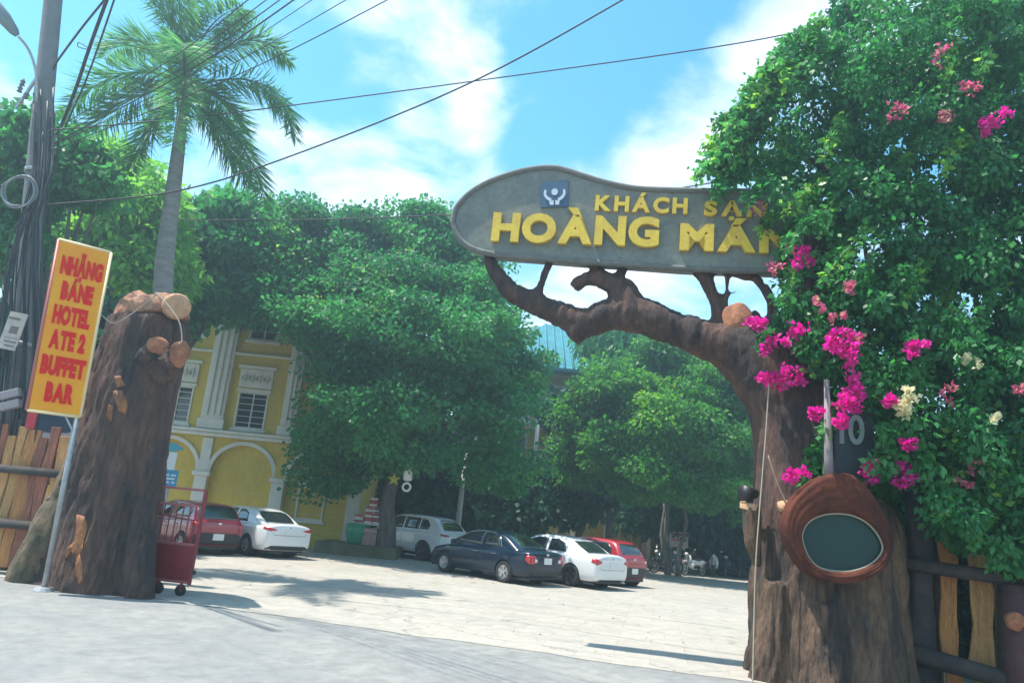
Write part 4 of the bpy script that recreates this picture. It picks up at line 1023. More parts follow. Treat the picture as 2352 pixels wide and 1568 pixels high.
    for s in (-1, 1):
        mx_ = P['mirror']; q = MB(); q.ball((mx_, s * (W / 2 + .07), zb + .07), (.075, .10, .075)); mi = q.build('wing_mirror', paint, T, world=False, smooth=True)
        q = MB(); q.box((mx_, s * (W / 2 - .02), zb + .02), (.05, .12, .04)); q.build('mirror_arm', black_pl, mi, world=False)
    q = MB(); q.box((0, 0, .26), (P['body'][-3][0] - P['body'][2][0], W * .70, .16)); q.build('underbody', black_pl, T, world=False)
    tm, rm = wheel_meshes(R, .21)
    for sx in (-1, 1):
        for sy in (-1, 1):
            M = Matrix.Translation((sx * wb / 2, sy * tr / 2, R)) @ (Matrix.Identity(4) if sy > 0 else Matrix.Rotation(math.pi, 4, 'Z'))
            def mv(b):
                k = MB(); k.f = b.f; k.v = [tuple(M @ Vector(p)) for p in b.v]; return k
            wo = mv(tm).build('wheel', tyre_m, T, world=False, smooth=True, bevel=0)
            mv(rm).build('rim', rimm or rim_m2, wo, world=False)
    return T
def sedan(L_=4.5, W=1.74, H=1.46, wb=2.6, R=.315, deck=.98, boot=.0):
    f, b = wb / 2 + .88, -wb / 2 - .98
    return dict(wb=wb, track=W - .24, W=W, R=R, belt=.93, bh=.90, zmax=H,
        body=[(b, .78, .42, .84, .90), (b + .03, .87, .27, .92, deck - .03), (b + .08, .91, .24, .94, deck), (b + .24, .96, .20, .96, deck + .015), (b + .75, 1.0, .19, .95, deck), (-.6, 1.0, .18, .94, .95), (.4, 1.0, .18, .93, .94), (wb / 2 - .55, 1.0, .18, .92, .95), (wb / 2 - .05, .99, .19, .88, .90), (f - .42, .95, .19, .80, .80), (f - .12, .86, .20, .70, .72), (f - .02, .70, .28, .60, .62), (f, .62, .32, .55, .57)],
        roof=[(b + .42, .94, .60), (b + .62, 1.04, .64), (b + 1.08, 1.30, .66), (b + 1.35, 1.40, .655), (b + 1.75, H - .015, .65), (-.05, H, .655), (.35, H - .03, .66), (.72, 1.30, .68), (1.08, 1.08, .72), (1.30, .94, .74)],
        side=[[(b + 1.28, 1.00), (-.32, .99), (-.32, 1.36), (b + 1.75, 1.365), (b + 1.42, 1.26)], [(-.22, .99), (.95, .995), (.72, 1.17), (.42, 1.32), (.15, 1.375), (-.22, 1.37)]],
        chrome=[(b + 1.22, 1.01), (b + 1.40, 1.27), (b + 1.72, 1.39), (-.1, 1.405), (.42, 1.355), (.76, 1.20), (1.0, 1.02)],
        rearwin=[(-.50, 1.035), (.50, 1.035), (.53, 1.20), (.47, 1.355), (-.47, 1.355), (-.53, 1.20)], frontwin=[(-.58, 1.0), (.58, 1.0), (.53, 1.34), (-.53, 1.34)], rwdir=-.25,
        tail=[[(.80, .63), (.56, .63), (.50, .72), (.54, .85), (.86, .86), (.88, .72)]], tail_clear=[[(.58, .67), (.49, .67), (.48, .76), (.58, .77)]], head=[(.40, .55), (.76, .58), (.80, .72), (.55, .70)],
        plate=.72, bumper=(.30, .42), doors=[.98, -.27, -1.05], mirror=.86)
deg = math.radians
HD = math.atan2(.691, -.723)
hv = Vector((math.cos(HD), math.sin(HD), 0)); rv = Vector((hv.y, -hv.x, 0))
p_navy = mat('navy_paint', (.002, .012, .030), .25, coat=.45, spec=.35)
p_white = mat('white_paint', (.72, .73, .73), .3, coat=1.0)
p_red = mat('red_paint', (.36, .012, .022), .3, coat=1.0)
p_dred = mat('crimson_paint', (.30, .008, .025), .3, coat=1.0)
A0 = G(1158, 1338)
c_ = sedan(); c_['handle'] = chrome
car('parked_car', 'dark navy sedan with silver wheels and red tail lights in the yard', p_navy, c_, A0, HD)
w_ = sedan(W=1.79, H=1.48, wb=2.78, R=.335, deck=1.04)
w_['chrome'] = None; w_['belt'] = .96
w_['tail'] = [[(.50, .80), (.70, .90), (.88, .92), (.92, .80), (.74, .72)]]; w_['tail_clear'] = []; w_['bumper'] = (.24, .30)
B0 = A0 + rv * 2.15 - hv * .82
car('parked_car', 'white sedan with slanted red lamps between the navy sedan and red hatchback', p_white, w_, B0, HD + deg(-2), rimm=rim_dk)
def hatch(L_=3.7, W=1.66, H=1.50, wb=2.42, R=.29):
    f, b = wb / 2 + .72, -wb / 2 - .58
    return dict(wb=wb, track=W - .22, W=W, R=R, belt=.93, bh=.91, zmax=H,
        body=[(b, .80, .40, .84, .90), (b + .03, .90, .26, .92, .96), (b + .16, .96, .22, .96, .99), (b + .6, 1.0, .19, .96, 1.0), (-.5, 1.0, .18, .95, .97), (.4, 1.0, .18, .94, .96), (wb / 2 - .5, 1.0, .18, .93, .98), (wb / 2 - .05, .99, .19, .90, .94), (f - .36, .95, .19, .82, .84), (f - .10, .86, .22, .70, .74), (f - .02, .72, .28, .60, .64), (f, .64, .32, .55, .58)],
        roof=[(b + .10, .95, .74), (b + .16, 1.05, .74), (b + .26, 1.24, .72), (b + .40, 1.40, .70), (b + .62, H - .03, .69), (-.3, H, .69), (.2, H - .01, .69), (.55, 1.40, .70), (.85, 1.22, .74), (1.12, 1.02, .77), (1.22, .94, .78)],
        side=[[(b + .50, 1.02), (-.28, 1.00), (-.28, 1.38), (b + .75, 1.38), (b + .48, 1.20)], [(-.18, 1.00), (.90, 1.0), (.72, 1.16), (.45, 1.32), (.2, 1.39), (-.18, 1.39)]],
        rearwin=[(-.54, 1.04), (.54, 1.04), (.53, 1.22), (.47, 1.37), (-.47, 1.37), (-.53, 1.22)], frontwin=[(-.58, 1.02), (.58, 1.02), (.54, 1.36), (-.54, 1.36)],
        tail=[[(.62, .74), (.60, .90), (.84, .94), (.90, .84), (.84, .72)]], tail_clear=[[(.62, .78), (.56, .78), (.56, .84), (.62, .85)]], head=[(.42, .58), (.74, .62), (.78, .78), (.55, .74)],
        plate=.52, bumper=(.30, .62), doors=[.92, -.23, -.95], mirror=.80)
r_ = hatch(); C0 = B0 + rv * 2.25 + hv * .25
car('parked_car', 'small bright red hatchback parked right of the white sedan', p_red, r_, C0, HD + deg(-2))
s_ = hatch(W=1.84, H=1.67, wb=2.70, R=.36)
s_.update(belt=1.06, plate=.80, bumper=(.32, .52))
f, b = 2.70 / 2 + .90, -2.70 / 2 - .95
s_['body'] = [(b, .80, .50, .92, 1.0), (b + .03, .90, .32, 1.02, 1.08), (b + .18, .96, .27, 1.07, 1.10), (b + .8, 1.0, .25, 1.08, 1.10), (-.5, 1.0, .24, 1.06, 1.08), (.4, 1.0, .24, 1.05, 1.07), (.85, 1.0, .24, 1.04, 1.08), (1.3, .99, .25, 1.0, 1.04), (f - .42, .95, .26, .92, .95), (f - .12, .86, .28, .80, .84), (f - .02, .72, .34, .70, .74), (f, .64, .38, .64, .68)]
s_['roof'] = [(b + .14, 1.08, .74), (b + .22, 1.18, .74), (b + .44, 1.42, .71), (b + .66, 1.58, .69), (b + .95, 1.645, .68), (-.3, 1.67, .68), (.2, 1.655, .69), (.6, 1.54, .70), (.95, 1.34, .74), (1.25, 1.14, .77), (1.38, 1.06, .78)]
s_['side'] = [[(b + .86, 1.15), (b + 1.3, 1.14), (b + 1.3, 1.54), (b + 1.0, 1.50), (b + .80, 1.30)], [(b + 1.36, 1.13), (-.18, 1.13), (-.18, 1.56), (b + 1.36, 1.55)], [(-.10, 1.13), (1.02, 1.13), (.80, 1.32), (.5, 1.50), (.25, 1.56), (-.10, 1.56)]]
s_['rearwin'] = [(-.58, 1.17), (.58, 1.17), (.57, 1.36), (.50, 1.54), (-.50, 1.54), (-.57, 1.36)]; s_['frontwin'] = [(-.6, 1.16), (.6, 1.16), (.55, 1.52), (-.55, 1.52)]
s_['tail'] = [[(.42, .98), (.66, .93), (.90, .97), (.90, 1.05), (.64, 1.03)]]; s_['tail_clear'] = []
s_['head'] = [(.42, .74), (.78, .76), (.82, .88), (.55, .84)]
car('parked_car', 'white SUV with dark slim lamps parked under the shade tree', p_white, s_, G(970, 1287), HD + deg(7), rimm=rim_dk)
# the pair by the yellow wing
HL = math.atan2(.66, -.75); hl = Vector((math.cos(HL), math.sin(HL), 0)); rl2 = Vector((hl.y, -hl.x, 0))
rr_pt = G(524, 1273)
h2 = hatch(W=1.70, H=1.49, wb=2.5, R=.30); h2['rearwin'] = [(-.62, 1.02), (.62, 1.02), (.60, 1.24), (.50, 1.40), (-.50, 1.40), (-.60, 1.24)]
h2['tail'] = [[(.58, .80), (.56, .90), (.84, .95), (.90, .86), (.84, .78)]]; h2['tail_clear'] = []
car('parked_car', 'crimson hatchback parked behind the red rolling gate', p_dred, h2, rr_pt - rl2 * 1.48, HL)
w2 = sedan(W=1.79, H=1.45, wb=2.7, R=.32, deck=1.02); w2['chrome'] = None
w2['tail'] = [[(.40, .84), (.62, .90), (.90, .93), (.92, .86), (.66, .80)]]; w2['tail_clear'] = []; w2['bumper'] = (.26, .38); w2['plate'] = .82
car('parked_car', 'white sedan parked beside the crimson hatchback before the yellow wing', p_white, w2, rr_pt - rl2 * 1.48 + rl2 * 2.0 - hl * .15, HL)
# ------------------------------------------------------------------ roadside things, left
galv = mat('galvanised_steel', (.42, .43, .43), .5, scale=6, col2=(.30, .31, .31), metal=.4)
# yellow banner on a leaning post
BL = {}
bn = lambda x, y, o: GP(x, y, o)
TLc, TRc, BRc, BLc = bn(135, 549, 1.35), bn(255, 580, .92), bn(184, 957, .92), bn(62, 941, 1.35)
foot = G(100, 1357)
BN = thing('banner_sign', 'yellow vertical banner sign with red lettering leaning on a grey steel post', 'sign', foot)
bx_ = (TRc - TLc).normalized(); bz_ = (TLc - BLc).normalized(); bnrm = bx_.cross(bz_).normalized()
if bnrm.dot(CC - TLc) < 0: bnrm = -bnrm
mb = MB(); mb.prism([BLc, BRc, TRc, TLc], -bnrm * .16); mb.build('panel', mat('banner_yellow', (.86, .30, .018), .8, scale=1.2, col2=(.86, .38, .025), spec=.15, fine=.06), BN)
fm_ = mat('banner_edge', (.45, .13, .10), .5); pf_ = mat('banner_bead', (.80, .62, .34), .45)
for a, b, m_ in ((BLc, TLc, fm_), (TLc, TRc, pf_), (TRc, BRc, pf_), (BRc, BLc, pf_)):
    q = MB(); q.tube([a - bnrm * .01, b - bnrm * .01], .028, 6); q.build('edge_bead', m_, BN, smooth=True)
q = MB(); q.prism([BLc - bx_ * .035, TLc - bx_ * .035, TLc - bx_ * .035 - bnrm * .15, BLc - bx_ * .035 - bnrm * .15], bx_ * .012); q.build('side_panel', fm_, BN)
red_l = mat('banner_red', (.72, .016, .012), .8, spec=.1)
def bmap(v0, v1, u0, u1):
    def f(u, v, w):
        uu = u0 + (u1 - u0) * u; vv = v1 - (v1 - v0) * v
        return (TLc.lerp(TRc, uu)).lerp(BLc.lerp(BRc, uu), vv) + bnrm * (.004 + (w + .5) * .022)
    return f
for txt, vc, u0, u1 in (('NHẶNG', .145, .13, .92), ('BÁNE', .295, .22, .82), ('HOTEL', .440, .15, .85), ('ATE 2', .585, .17, .84), ('BUFFET', .735, .10, .93), ('BAR', .885, .27, .80)):
    write(txt, bmap(vc - .057, vc + .055, u0, u1), red_l, BN, offset=.06, gap=.03, space=.3)
mb = MB(); top = BLc.lerp(BRc, .93) - bnrm * .08; mb.tube([foot + Vector((0, 0, -.05)), top + (top - foot).normalized() * .9], .045, 10); mb.build('post', galv, BN, smooth=True)
mb = MB(); mb.bar(BLc.lerp(BRc, .70) - bnrm * .08, foot.lerp(top, .90), .03, .03); mb.build('brace', galv, BN)
mb = MB(); mb.lathe([(.16, 0.01), (.13, .06), (.05, .07)], 14, foot); mb.build('foot_plate', galv, BN)

# rolling red gate
ga, gb = G(362, 1376), G(420, 1372)
ga = Vector((ga.x, ga.y + .25, 0)); gb = Vector((gb.x + .02, ga.y + .35, 0))
gx = Vector((-1.5, -.25, 0)).normalized()
red_g = mat('red_gate_paint', (.26, .018, .026), .5, scale=5, col2=(.19, .015, .02))
gw = 1.55; P0 = gb; gxv = (Vector((-1, .10, 0))).normalized(); gy = Vector((gxv.y, -gxv.x, 0))
RGt = thing('rolling_gate', 'dark red steel rolling gate on castors beside the left gate pillar', 'gate', P0)
hgt = (YP(447, 1124, P0.y)).z
def gp(u, z): return P0 + gxv * u + Vector((0, 0, z))
for u in (0, gw): q = MB(); q.bar(gp(u, .20), gp(u, hgt if u == 0 else hgt), .05, .05, up=(1, 0, 0)); q.build('frame_post', red_g, RGt)
zr = [.24, .24 + (hgt - .24) * .40, .24 + (hgt - .24) * .82, hgt]
for z in zr: q = MB(); q.bar(gp(.027, z), gp(gw - .027, z), .045, .045); q.build('frame_rail', mat('red_rail', (.36, .10, .10), .5), RGt)
q = MB(); q.bar(gp(.03, (zr[0] + zr[1]) / 2), gp(gw - .03, (zr[0] + zr[1]) / 2), .012, zr[1] - zr[0] - .05); q.build('sheet_panel', red_g, RGt)
q = MB(); q.bar(gp(.05, zr[1] - .04), gp(gw * .55, zr[0] + .05), .02, .03); q.build('diagonal_brace', red_g, RGt)
for k in range(1, 13): q = MB(); u = gw * k / 13; q.bar(gp(u, zr[1] + .02), gp(u, zr[2] - .02), .018, .018, up=(1, 0, 0)); q.build('gate_bar', red_g, RGt)
q = MB(); q.bar(gp(.05, zr[1] + (zr[2] - zr[1]) * .62), gp(gw - .05, zr[1] + (zr[2] - zr[1]) * .80), .02, .02); q.build('slanted_bar', red_g, RGt)
for u in (.14, .55, 1.1):
    c = gp(u, .10); q = MB(); q.lathe([(.02, -.025), (.085, -.025), (.10, 0), (.085, .025), (.02, .025)], 16, c, Matrix.Rotation(rad(90), 3, 'X')); w_o = q.build('castor', tyre_m, RGt, smooth=True)
    q = MB(); q.bar(c, gp(u, .23), .06, .03, up=(1, 0, 0)); q.build('castor_fork', red_g, w_o)
q = MB(); q.box(gp(-.05, .42), (.05, .05, .07)); q.build('latch', black_pl, RGt)

# utility pole with cables
UP0, UP1 = YP(4, 1300, 15.0), YP(128, -60, 15.0)
ub = Vector((UP0.x - .02, 15.0, 0))
U = thing('utility_pole', 'grey concrete utility pole wrapped in cables beside the yellow banner', 'utility pole', ub)
q = MB(); q.tube([ub, YP(50, 760, 15.0), YP(98, 250, 15.0), UP1, UP1 + (UP1 - YP(98, 250, 15.0)) * .4], [.24, .22, .20, .185, .17], 14); q.build('pole', mat('concrete_pole', (.17, .17, .175), .85, scale=3, col2=(.12, .12, .125), bump=.2), U, smooth=True)
for z in (.16, .33, .62): 
    p_ = YP(4, 1300, 15.0).lerp(UP1, z); q = MB(); q.lathe([(.22, -.04), (.25, -.04), (.25, .04), (.22, .04)], 16, p_, closed=True); q.build('steel_band', galv, U, smooth=True)
blk = mat('cable_black', (.022, .022, .026), .6)
for i in range(22):
    x0 = random.uniform(-25, 85); x1 = random.uniform(70, 135); y1 = random.uniform(200, 330); o_ = random.uniform(-.25, .12)
    pp, rr = densify([YP(x0, 1010 + random.uniform(-50, 60), 14.6 + o_), YP(x0 + 18 + random.uniform(-16, 16), 820, 14.55 + o_), YP(x0 * .7 + 40 + random.uniform(-20, 20), 560, 14.55 + o_), YP(x1 * .8 + 14, 400, 14.6 + o_), YP(x1, y1, 14.75)], [.02] * 5, 5)
    q = MB(); q.tube(pp, random.choice([.012, .018, .024]), 5); q.build('cable', blk, U, smooth=True)
cc_ = YP(45, 440, 14.35)
q = MB()
for k in range(6):
    q.tube([cc_ + Vector((math.cos(t) * (.30 + .012 * k), -.03 * math.sin(3 * t + k), math.sin(t) * (.32 + .01 * k))) for t in np.linspace(0, 2 * math.pi, 25)], .014, 5, cap=False)
q.build('cable_coil', mat('coil_grey', (.20, .22, .24), .5), U, smooth=True)
for (x, y, w, h, m_) in ((30, 760, 42, 88, mat('paper_notice', (.52, .46, .40), .8, scale=12, col2=(.38, .33, .29))),):
    c = YP(x, y, 14.3); k = pxm(c); q = MB(); q.box(c, (w * k, .03, h * k), M=Matrix.Rotation(rad(6), 3, 'Y')); nb = q.build('notice_board', m_, U)
    for j, (dx, dz, ww_, hh_) in enumerate(((.02, .02, .16, .15), (-.02, .25, .22, .05), (0, -.22, .24, .03), (0, -.30, .2, .03), (.0, -.14, .25, .012))):
        q = MB(); q.box(c + Vector((dx, -.018, dz)), (ww_, .006, hh_), M=Matrix.Rotation(rad(6), 3, 'Y')); q.build('notice_print', mat('print_brown', (.16, .13, .12), .8), nb)
for y in (905, 930):
    c = YP(25, y, 14.3); q = MB(); q.box(c, (.36, .12, .16), M=Matrix.Rotation(rad(-20), 3, 'Y')); q.build('junction_box', mat('junction_grey', (.30, .26, .27), .6), U, bevel=.015)
# lamp arm
q = MB(); pp, rr = densify([YP(85, 235, 14.75), YP(82, 165, 14.65), YP(66, 115, 14.5), YP(42, 84, 14.3)], [.03] * 4, 5); q.tube(pp, rr, 8); arm = q.build('lamp_arm', galv, U, smooth=True)
a, b = YP(40, 82, 14.3), YP(-22, 0, 13.7)
q = MB(); q.tube([a, a.lerp(b, .12), a.lerp(b, .5), a.lerp(b, .95), b], [.07, .13, .19, .17, .08], 12, sq=.55); q.build('lamp_head', mat('lamp_grey', (.16, .20, .21), .5), arm, smooth=True)
for (x, y) in ((52, 190), (60, 220), (46, 205)):
    c = YP(x, y, 14.75); q = MB(); q.lathe([(.02, -.08), (.06, -.06), (.03, -.02), (.06, .02), (.03, .06), (.02, .09)], 10, c); q.build('insulator', mat('insulator', (.12, .11, .12), .3), U, smooth=True)
q = MB(); q.bar(YP(36, 250, 14.75), YP(84, 180, 14.75), .05, .05); q.build('cross_arm', galv, U)

# overhead wires: each its own span, sagging
def wire(label, pts, r=.012, name='overhead_wire'):
    P_ = [YP(x, y, d) for x, y, d in pts]
    pp, rr = densify(P_, [r] * len(P_), 8); c = P_[0]
    o = thing(name, label, 'wire', c, group='overhead wires across the sky')
    q = MB(); q.tube(pp, r, 5); q.build('strand', blk, o, smooth=True)
wl = 'thin black wire in the bundle rising from the utility pole over the palm'
for i, (x0, y0, x1, y1, r) in enumerate([(120, 300, 570, 0, .009), (120, 310, 612, 0, .008), (122, 320, 643, 0, .009), (122, 330, 675, 0, .012), (124, 335, 717, 0, .006), (126, 330, 795, 0, .007), (120, 345, 890, 0, .009)]):
    d0, d1 = 14.0, 9.5; mx_, my_ = (x0 * .45 + x1 * .55), y0 * .45 + y1 * .55 + 18
    wire(wl, [(x0, y0, d0), (mx_, my_, (d0 + d1) / 2 + .2), (x1, y1, d1), (x1 * 2 - mx_, y1 * 2 - my_ - 20, d1 - 1.8)], r)
wire('long wire sagging from the pole up over the sky above the hotel sign', [(110, 470, 14.0), (400, 440, 14.6), (650, 365, 15), (1060, 200, 13.5), (1430, 0, 12), (1600, -110, 11)], .018)
wire('long nearly level wire from the pole to the bougainvillea top', [(112, 300, 14.1), (420, 272, 16), (710, 237, 17), (1100, 185, 17), (1600, 115, 16), (1900, 60, 15), (2400, -50, 14)], .017)
wire('wire passing behind the hotel sign into the bougainvillea', [(380, 505, 19), (700, 505, 19), (1040, 493, 18), (1240, 478, 17), (1540, 435, 15.5), (1760, 400, 14.2), (2000, 365, 13.6), (2400, 320, 13)], .015)
wire('steep service wire right of the utility pole', [(122, 160, 14.0), (132, 140, 13.8), (185, 68, 12.8), (240, 0, 12), (290, -60, 11.4)], .022, 'service_wire')
wire('thick twin service cable descending beside the pole with a loop', [(140, 290, 14.0), (175, 200, 13.2), (205, 110, 12.4), (245, 0, 11.5), (270, -70, 11)], .034, 'service_wire')
wire('thin service cable beside the thick twin cable', [(150, 290, 13.9), (195, 190, 13.0), (228, 100, 12.3), (262, 0, 11.5), (285, -70, 11)], .018, 'service_wire')
wire('small wire loop clipped to the thick service cable', [(205, 112, 12.38), (182, 98, 12.4), (180, 108, 12.4), (198, 113, 12.38), (204, 114, 12.38)], .010, 'service_wire')

# fence of split planks, both sides
def plank(parent, bx, z0, z1, w, th=.05, m_=None, dirv=GDIR, nrm=GN, seed=0):
    rs = random.Random(seed); n = 9; L_, R_ = [], []
    for i in range(n):
        z = z0 + (z1 - z0) * i / (n - 1); c = .025 * math.sin(i * 1.1 + seed) + rs.uniform(-.012, .012); ww_ = w * (1 + .13 * math.sin(i * 1.7 + seed * 2) + rs.uniform(-.05, .05))
        L_.append(bx + dirv * (c - ww_ / 2) + Vector((0, 0, z))); R_.append(bx + dirv * (c + ww_ / 2) + Vector((0, 0, z)))
    q = MB(); q.prism(L_ + R_[::-1], -nrm * th); return q.build('plank', m_, parent, bevel=.008)
orange = [mat('plank_orange', (.52, .22, .055), .7, scale=5, col2=(.30, .12, .035), bump=.5, stretch=(2, 2, .25), fine=.45), mat('plank_honey', (.50, .27, .09), .7, scale=5, col2=(.33, .16, .05), bump=.5, stretch=(2, 2, .25), fine=.45), mat('plank_red', (.34, .11, .055), .7, scale=5, col2=(.18, .06, .035), bump=.5, stretch=(2, 2, .25), fine=.45)]
rail_m = mat('dark_log', (.065, .052, .045), .9, scale=4, col2=(.035, .03, .028), bump=.6)
fo = GP(60, 1081, -.35); FLt = thing('plank_fence', 'rustic orange plank fence with dark log rails left of the gate pillar', 'fence', Vector((fo.x, fo.y, 0)))
for i, x in enumerate((-52, -20, 8, 33, 58, 80, 104, 134)):
    p = GP(x, 1081, -.35); plank(FLt, Vector((p.x, p.y, 0)), .12, 2.62 + .12 * math.sin(i * 2.3), .20 + .05 * (i % 3 == 1), m_=orange[(i * 2 + i // 3) % 3], seed=i)
for ya, yb, r in ((1075, 1090, .085), (1200, 1214, .09)):
    q = MB(); q.tube([GP(-90, ya - 8, -.22), GP(40, ya + 4, -.22), GP(200, yb + 4, -.22)], [r, r * .9, r], 10, wob=.15); q.build('log_rail', rail_m, FLt, smooth=True)
fo = GP(2200, 1400, .15); FRt = thing('plank_fence', 'rustic honey plank fence with dark log rails under the bougainvillea', 'fence', Vector((fo.x, fo.y, 0)))
for i, (x, w, zt) in enumerate(((2181, .22, 2.12), (2256, .29, 1.98), (2420, .24, 2.05), (2500, .26, 2.1), (2590, .22, 2.0), (2690, .27, 2.08))):
    p = GP(x, 1400, .15 + (x - 2180) * .002); plank(FRt, Vector((p.x, p.y, 0)), .05, zt, w, m_=orange[(0, 1, 0, 1, 2, 0)[i]], seed=20 + i)
for (xa, ya, xb, yb, r) in ((2050, 1288, 2740, 1384, .10), (2040, 1482, 2740, 1678, .13)):
    q = MB(); q.tube([GP(xa, ya, .30), GP((xa + xb) / 2, (ya + yb) / 2 + 3, .75), GP(xb, yb, 1.2)], [r, r * .9, r], 10, wob=.15); q.build('log_rail', rail_m, FRt, smooth=True)
LPt = GP(2346, 1568, .75)
LGp = thing('log_post', 'purple brown log post with an orange cut knot at the fence end', 'post', Vector((LPt.x, LPt.y, 0)))
q = MB(); q.tube([Vector((LPt.x, LPt.y, 0)), Vector((LPt.x + .02, LPt.y, 1.0)), Vector((LPt.x, LPt.y, 1.62))], [.21, .18, .17], 14, wob=.05); q.build('post', mat('purple_log', (.10, .04, .042), .85, scale=4, col2=(.06, .025, .03), bump=.4), LGp, smooth=True)
c1 = GP(2334, 1426, .98); disc(q := MB(), c1, GN, .11, .12); q.build('cut_knot', cutwood, LGp, smooth=True)

# spotlight on the stub, hanging cords, white pipe and number board in the vine
c1 = GP(1722, 1132, .62)
SL = thing('spotlight', 'small black spotlight sitting on the short stub of the gate arch', 'spotlight', GP(1724, 1156, .6))
q = MB(); q.tube([c1 + Vector((.10, .04, 0)), c1 + Vector((-.02, -.02, 0)), c1 + Vector((-.12, -.06, -.01))], [.07, .10, .12], 14); q.build('lamp_body', black_pl, SL, smooth=True)
q = MB(); q.bar(c1 + Vector((0, 0, -.16)), c1 + Vector((0, 0, -.05)), .10, .03, up=(0, 1, 0)); q.build('bracket', black_pl, SL)
CD = thing('hanging_cord', 'pale cord hanging down the gate arch from the pink blossoms', 'cord', GP(1765, 880, .95))
pp, rr = densify([GP(1766, 880, .95), GP(1760, 980, .95), GP(1752, 1080, .98), GP(1744, 1180, 1.05), GP(1738, 1260, 1.1), GP(1734, 1340, 1.1), GP(1732, 1420, 1.12), GP(1728, 1600, 1.2)], [.010] * 8, 5)
q = MB(); q.tube(pp, .010, 6); q.build('cord', mat('pale_cord', (.36, .31, .23), .8), CD, smooth=True)
CD2 = thing('dry_twig', 'thin dry twig leaning across the arch trunk above the stump', 'twig', GP(1830, 1200, 1.0))
q = MB(); pp, rr = densify([GP(1764, 1045, .95), GP(1790, 1120, 1.0), GP(1830, 1200, 1.05)], [.012, .01, .008], 5); q.tube(pp, rr, 5); q.build('twig', mat('dry_twig', (.30, .24, .16), .8), CD2, smooth=True)
PP = thing('white_pipe', 'pale grey pipe standing in the vine above the wood ring', 'pipe', GP(1910, 1110, 1.2))
q = MB(); q.tube([GP(1905, 1130, 1.2), GP(1903, 1040, 1.2), GP(1899, 872, 1.2)], [.07, .06, .038], 12); q.build('pipe', mat('pale_pipe', (.26, .22, .22), .7, scale=4, col2=(.18, .15, .16)), PP, smooth=True)
NB = thing('number_board', 'dark board with a pale number behind the pipe in the vine', 'sign', GP(1955, 1060, 1.05))
q = MB(); q.box(GP(1962, 1020, 1.05), (.56, .05, .95)); nbp = q.build('board', mat('board_dark', (.02, .028, .035), .6), NB)
num_m = mat('number_grey', (.16, .20, .20), .6)
nA, nB_ = GP(1927, 1018, 1.10), GP(1985, 1022, 1.10); nX = nB_ - nA
write('10', lambda u, v, w: nA + nX * u + Vector((0, 0, v * .42)) + GN * (w + .5) * .03, num_m, NB, offset=.02, gap=.12)

# ------------------------------------------------------------------ yard things
# courtyard lamp post
lpb = G(1050, 1215); lpb = Vector((YP(1048, 1240, 31).x, 31, 0))
LPo = thing('yard_post', 'slim pale post standing in the dark shade behind the white SUV', 'post', lpb)
q = MB(); q.tube([lpb, lpb + Vector((0, 0, 2.0)), lpb + Vector((.03, 0, 4.3))], [.13, .11, .09], 12); q.build('post', mat('pale_post', (.42, .43, .42), .7, scale=3, col2=(.3, .31, .3)), LPo, smooth=True)
q = MB(); q.lathe([(.22, 0), (.20, .12), (.12, .16)], 14, lpb); q.build('base_collar', galv, LPo, smooth=True)
# drinks stand: green barrel, red crates, board
SY = 28.6
def SX(x, y=1230): return YP(x, y, SY).x
GBn = thing('green_barrel', 'bright green plastic barrel on the brick planter under the shade tree', 'barrel', (SX(820), SY, .42))
q = MB(); q.lathe([(.001, 0), (.30, 0), (.36, .05), (.40, .3), (.42, .55), (.40, .62), (.44, .66), (.44, .72), (.36, .74), (.001, .75)], 22, GBn.location); q.build('barrel', mat('green_plastic', (.012, .26, .15), .4), GBn, smooth=True)
q = MB(); q.lathe([(.42, .36), (.44, .38), (.44, .42), (.42, .44)], 22, GBn.location); q.build('hoop', mat('green_plastic', (0, 0, 0)), GBn, smooth=True)
BX = thing('pink_box', 'faded pink cardboard box beside the green barrel', 'box', (SX(852), SY - .1, .42))
q = MB(); q.box(BX.location + Vector((0, 0, .30)), (.50, .4, .60)); q.build('carton', mat('pink_card', (.42, .24, .21), .8, scale=5, col2=(.32, .18, .16)), BX, bevel=.01)
q = MB(); q.span(BX.location + Vector((-.255, -.21, .50)), BX.location + Vector((.255, -.202, .53))); q.build('tape', mat('tape', (.5, .42, .3), .5), BX)
crate_m = [mat('crate_red', (.45, .05, .07), .5), mat('crate_white', (.68, .62, .60), .5)]
cb = Vector((SX(835), SY + .1, 1.18))
TBt = thing('serving_table', 'white topped stand carrying red and white crates under the shade tree', 'table', (cb.x, cb.y, .42))
q = MB(); q.box((cb.x, cb.y, 1.16), (1.25, .55, .05)); q.build('table_top', ww, TBt, bevel=.01)
for sx in (-.58, .58):
    for sy in (-.22, .22): q = MB(); q.box((cb.x + sx, cb.y + sy, .78), (.04, .04, .72)); q.build('leg', galv, TBt)
lay = [(-.27, 0), (.10, 0), (.10, 1), (.42, 0), (.42, 1), (.22, 2)]
cl_ = ['lone slatted drink crate nearest the yellow wing on the serving table', 'bottom slatted drink crate of the middle stack on the serving table', 'upper slatted drink crate of the middle stack on the serving table', 'bottom slatted drink crate of the stack nearest the tree trunk', 'upper slatted drink crate of the stack nearest the tree trunk', 'topmost slatted drink crate bridging both stacks on the serving table']
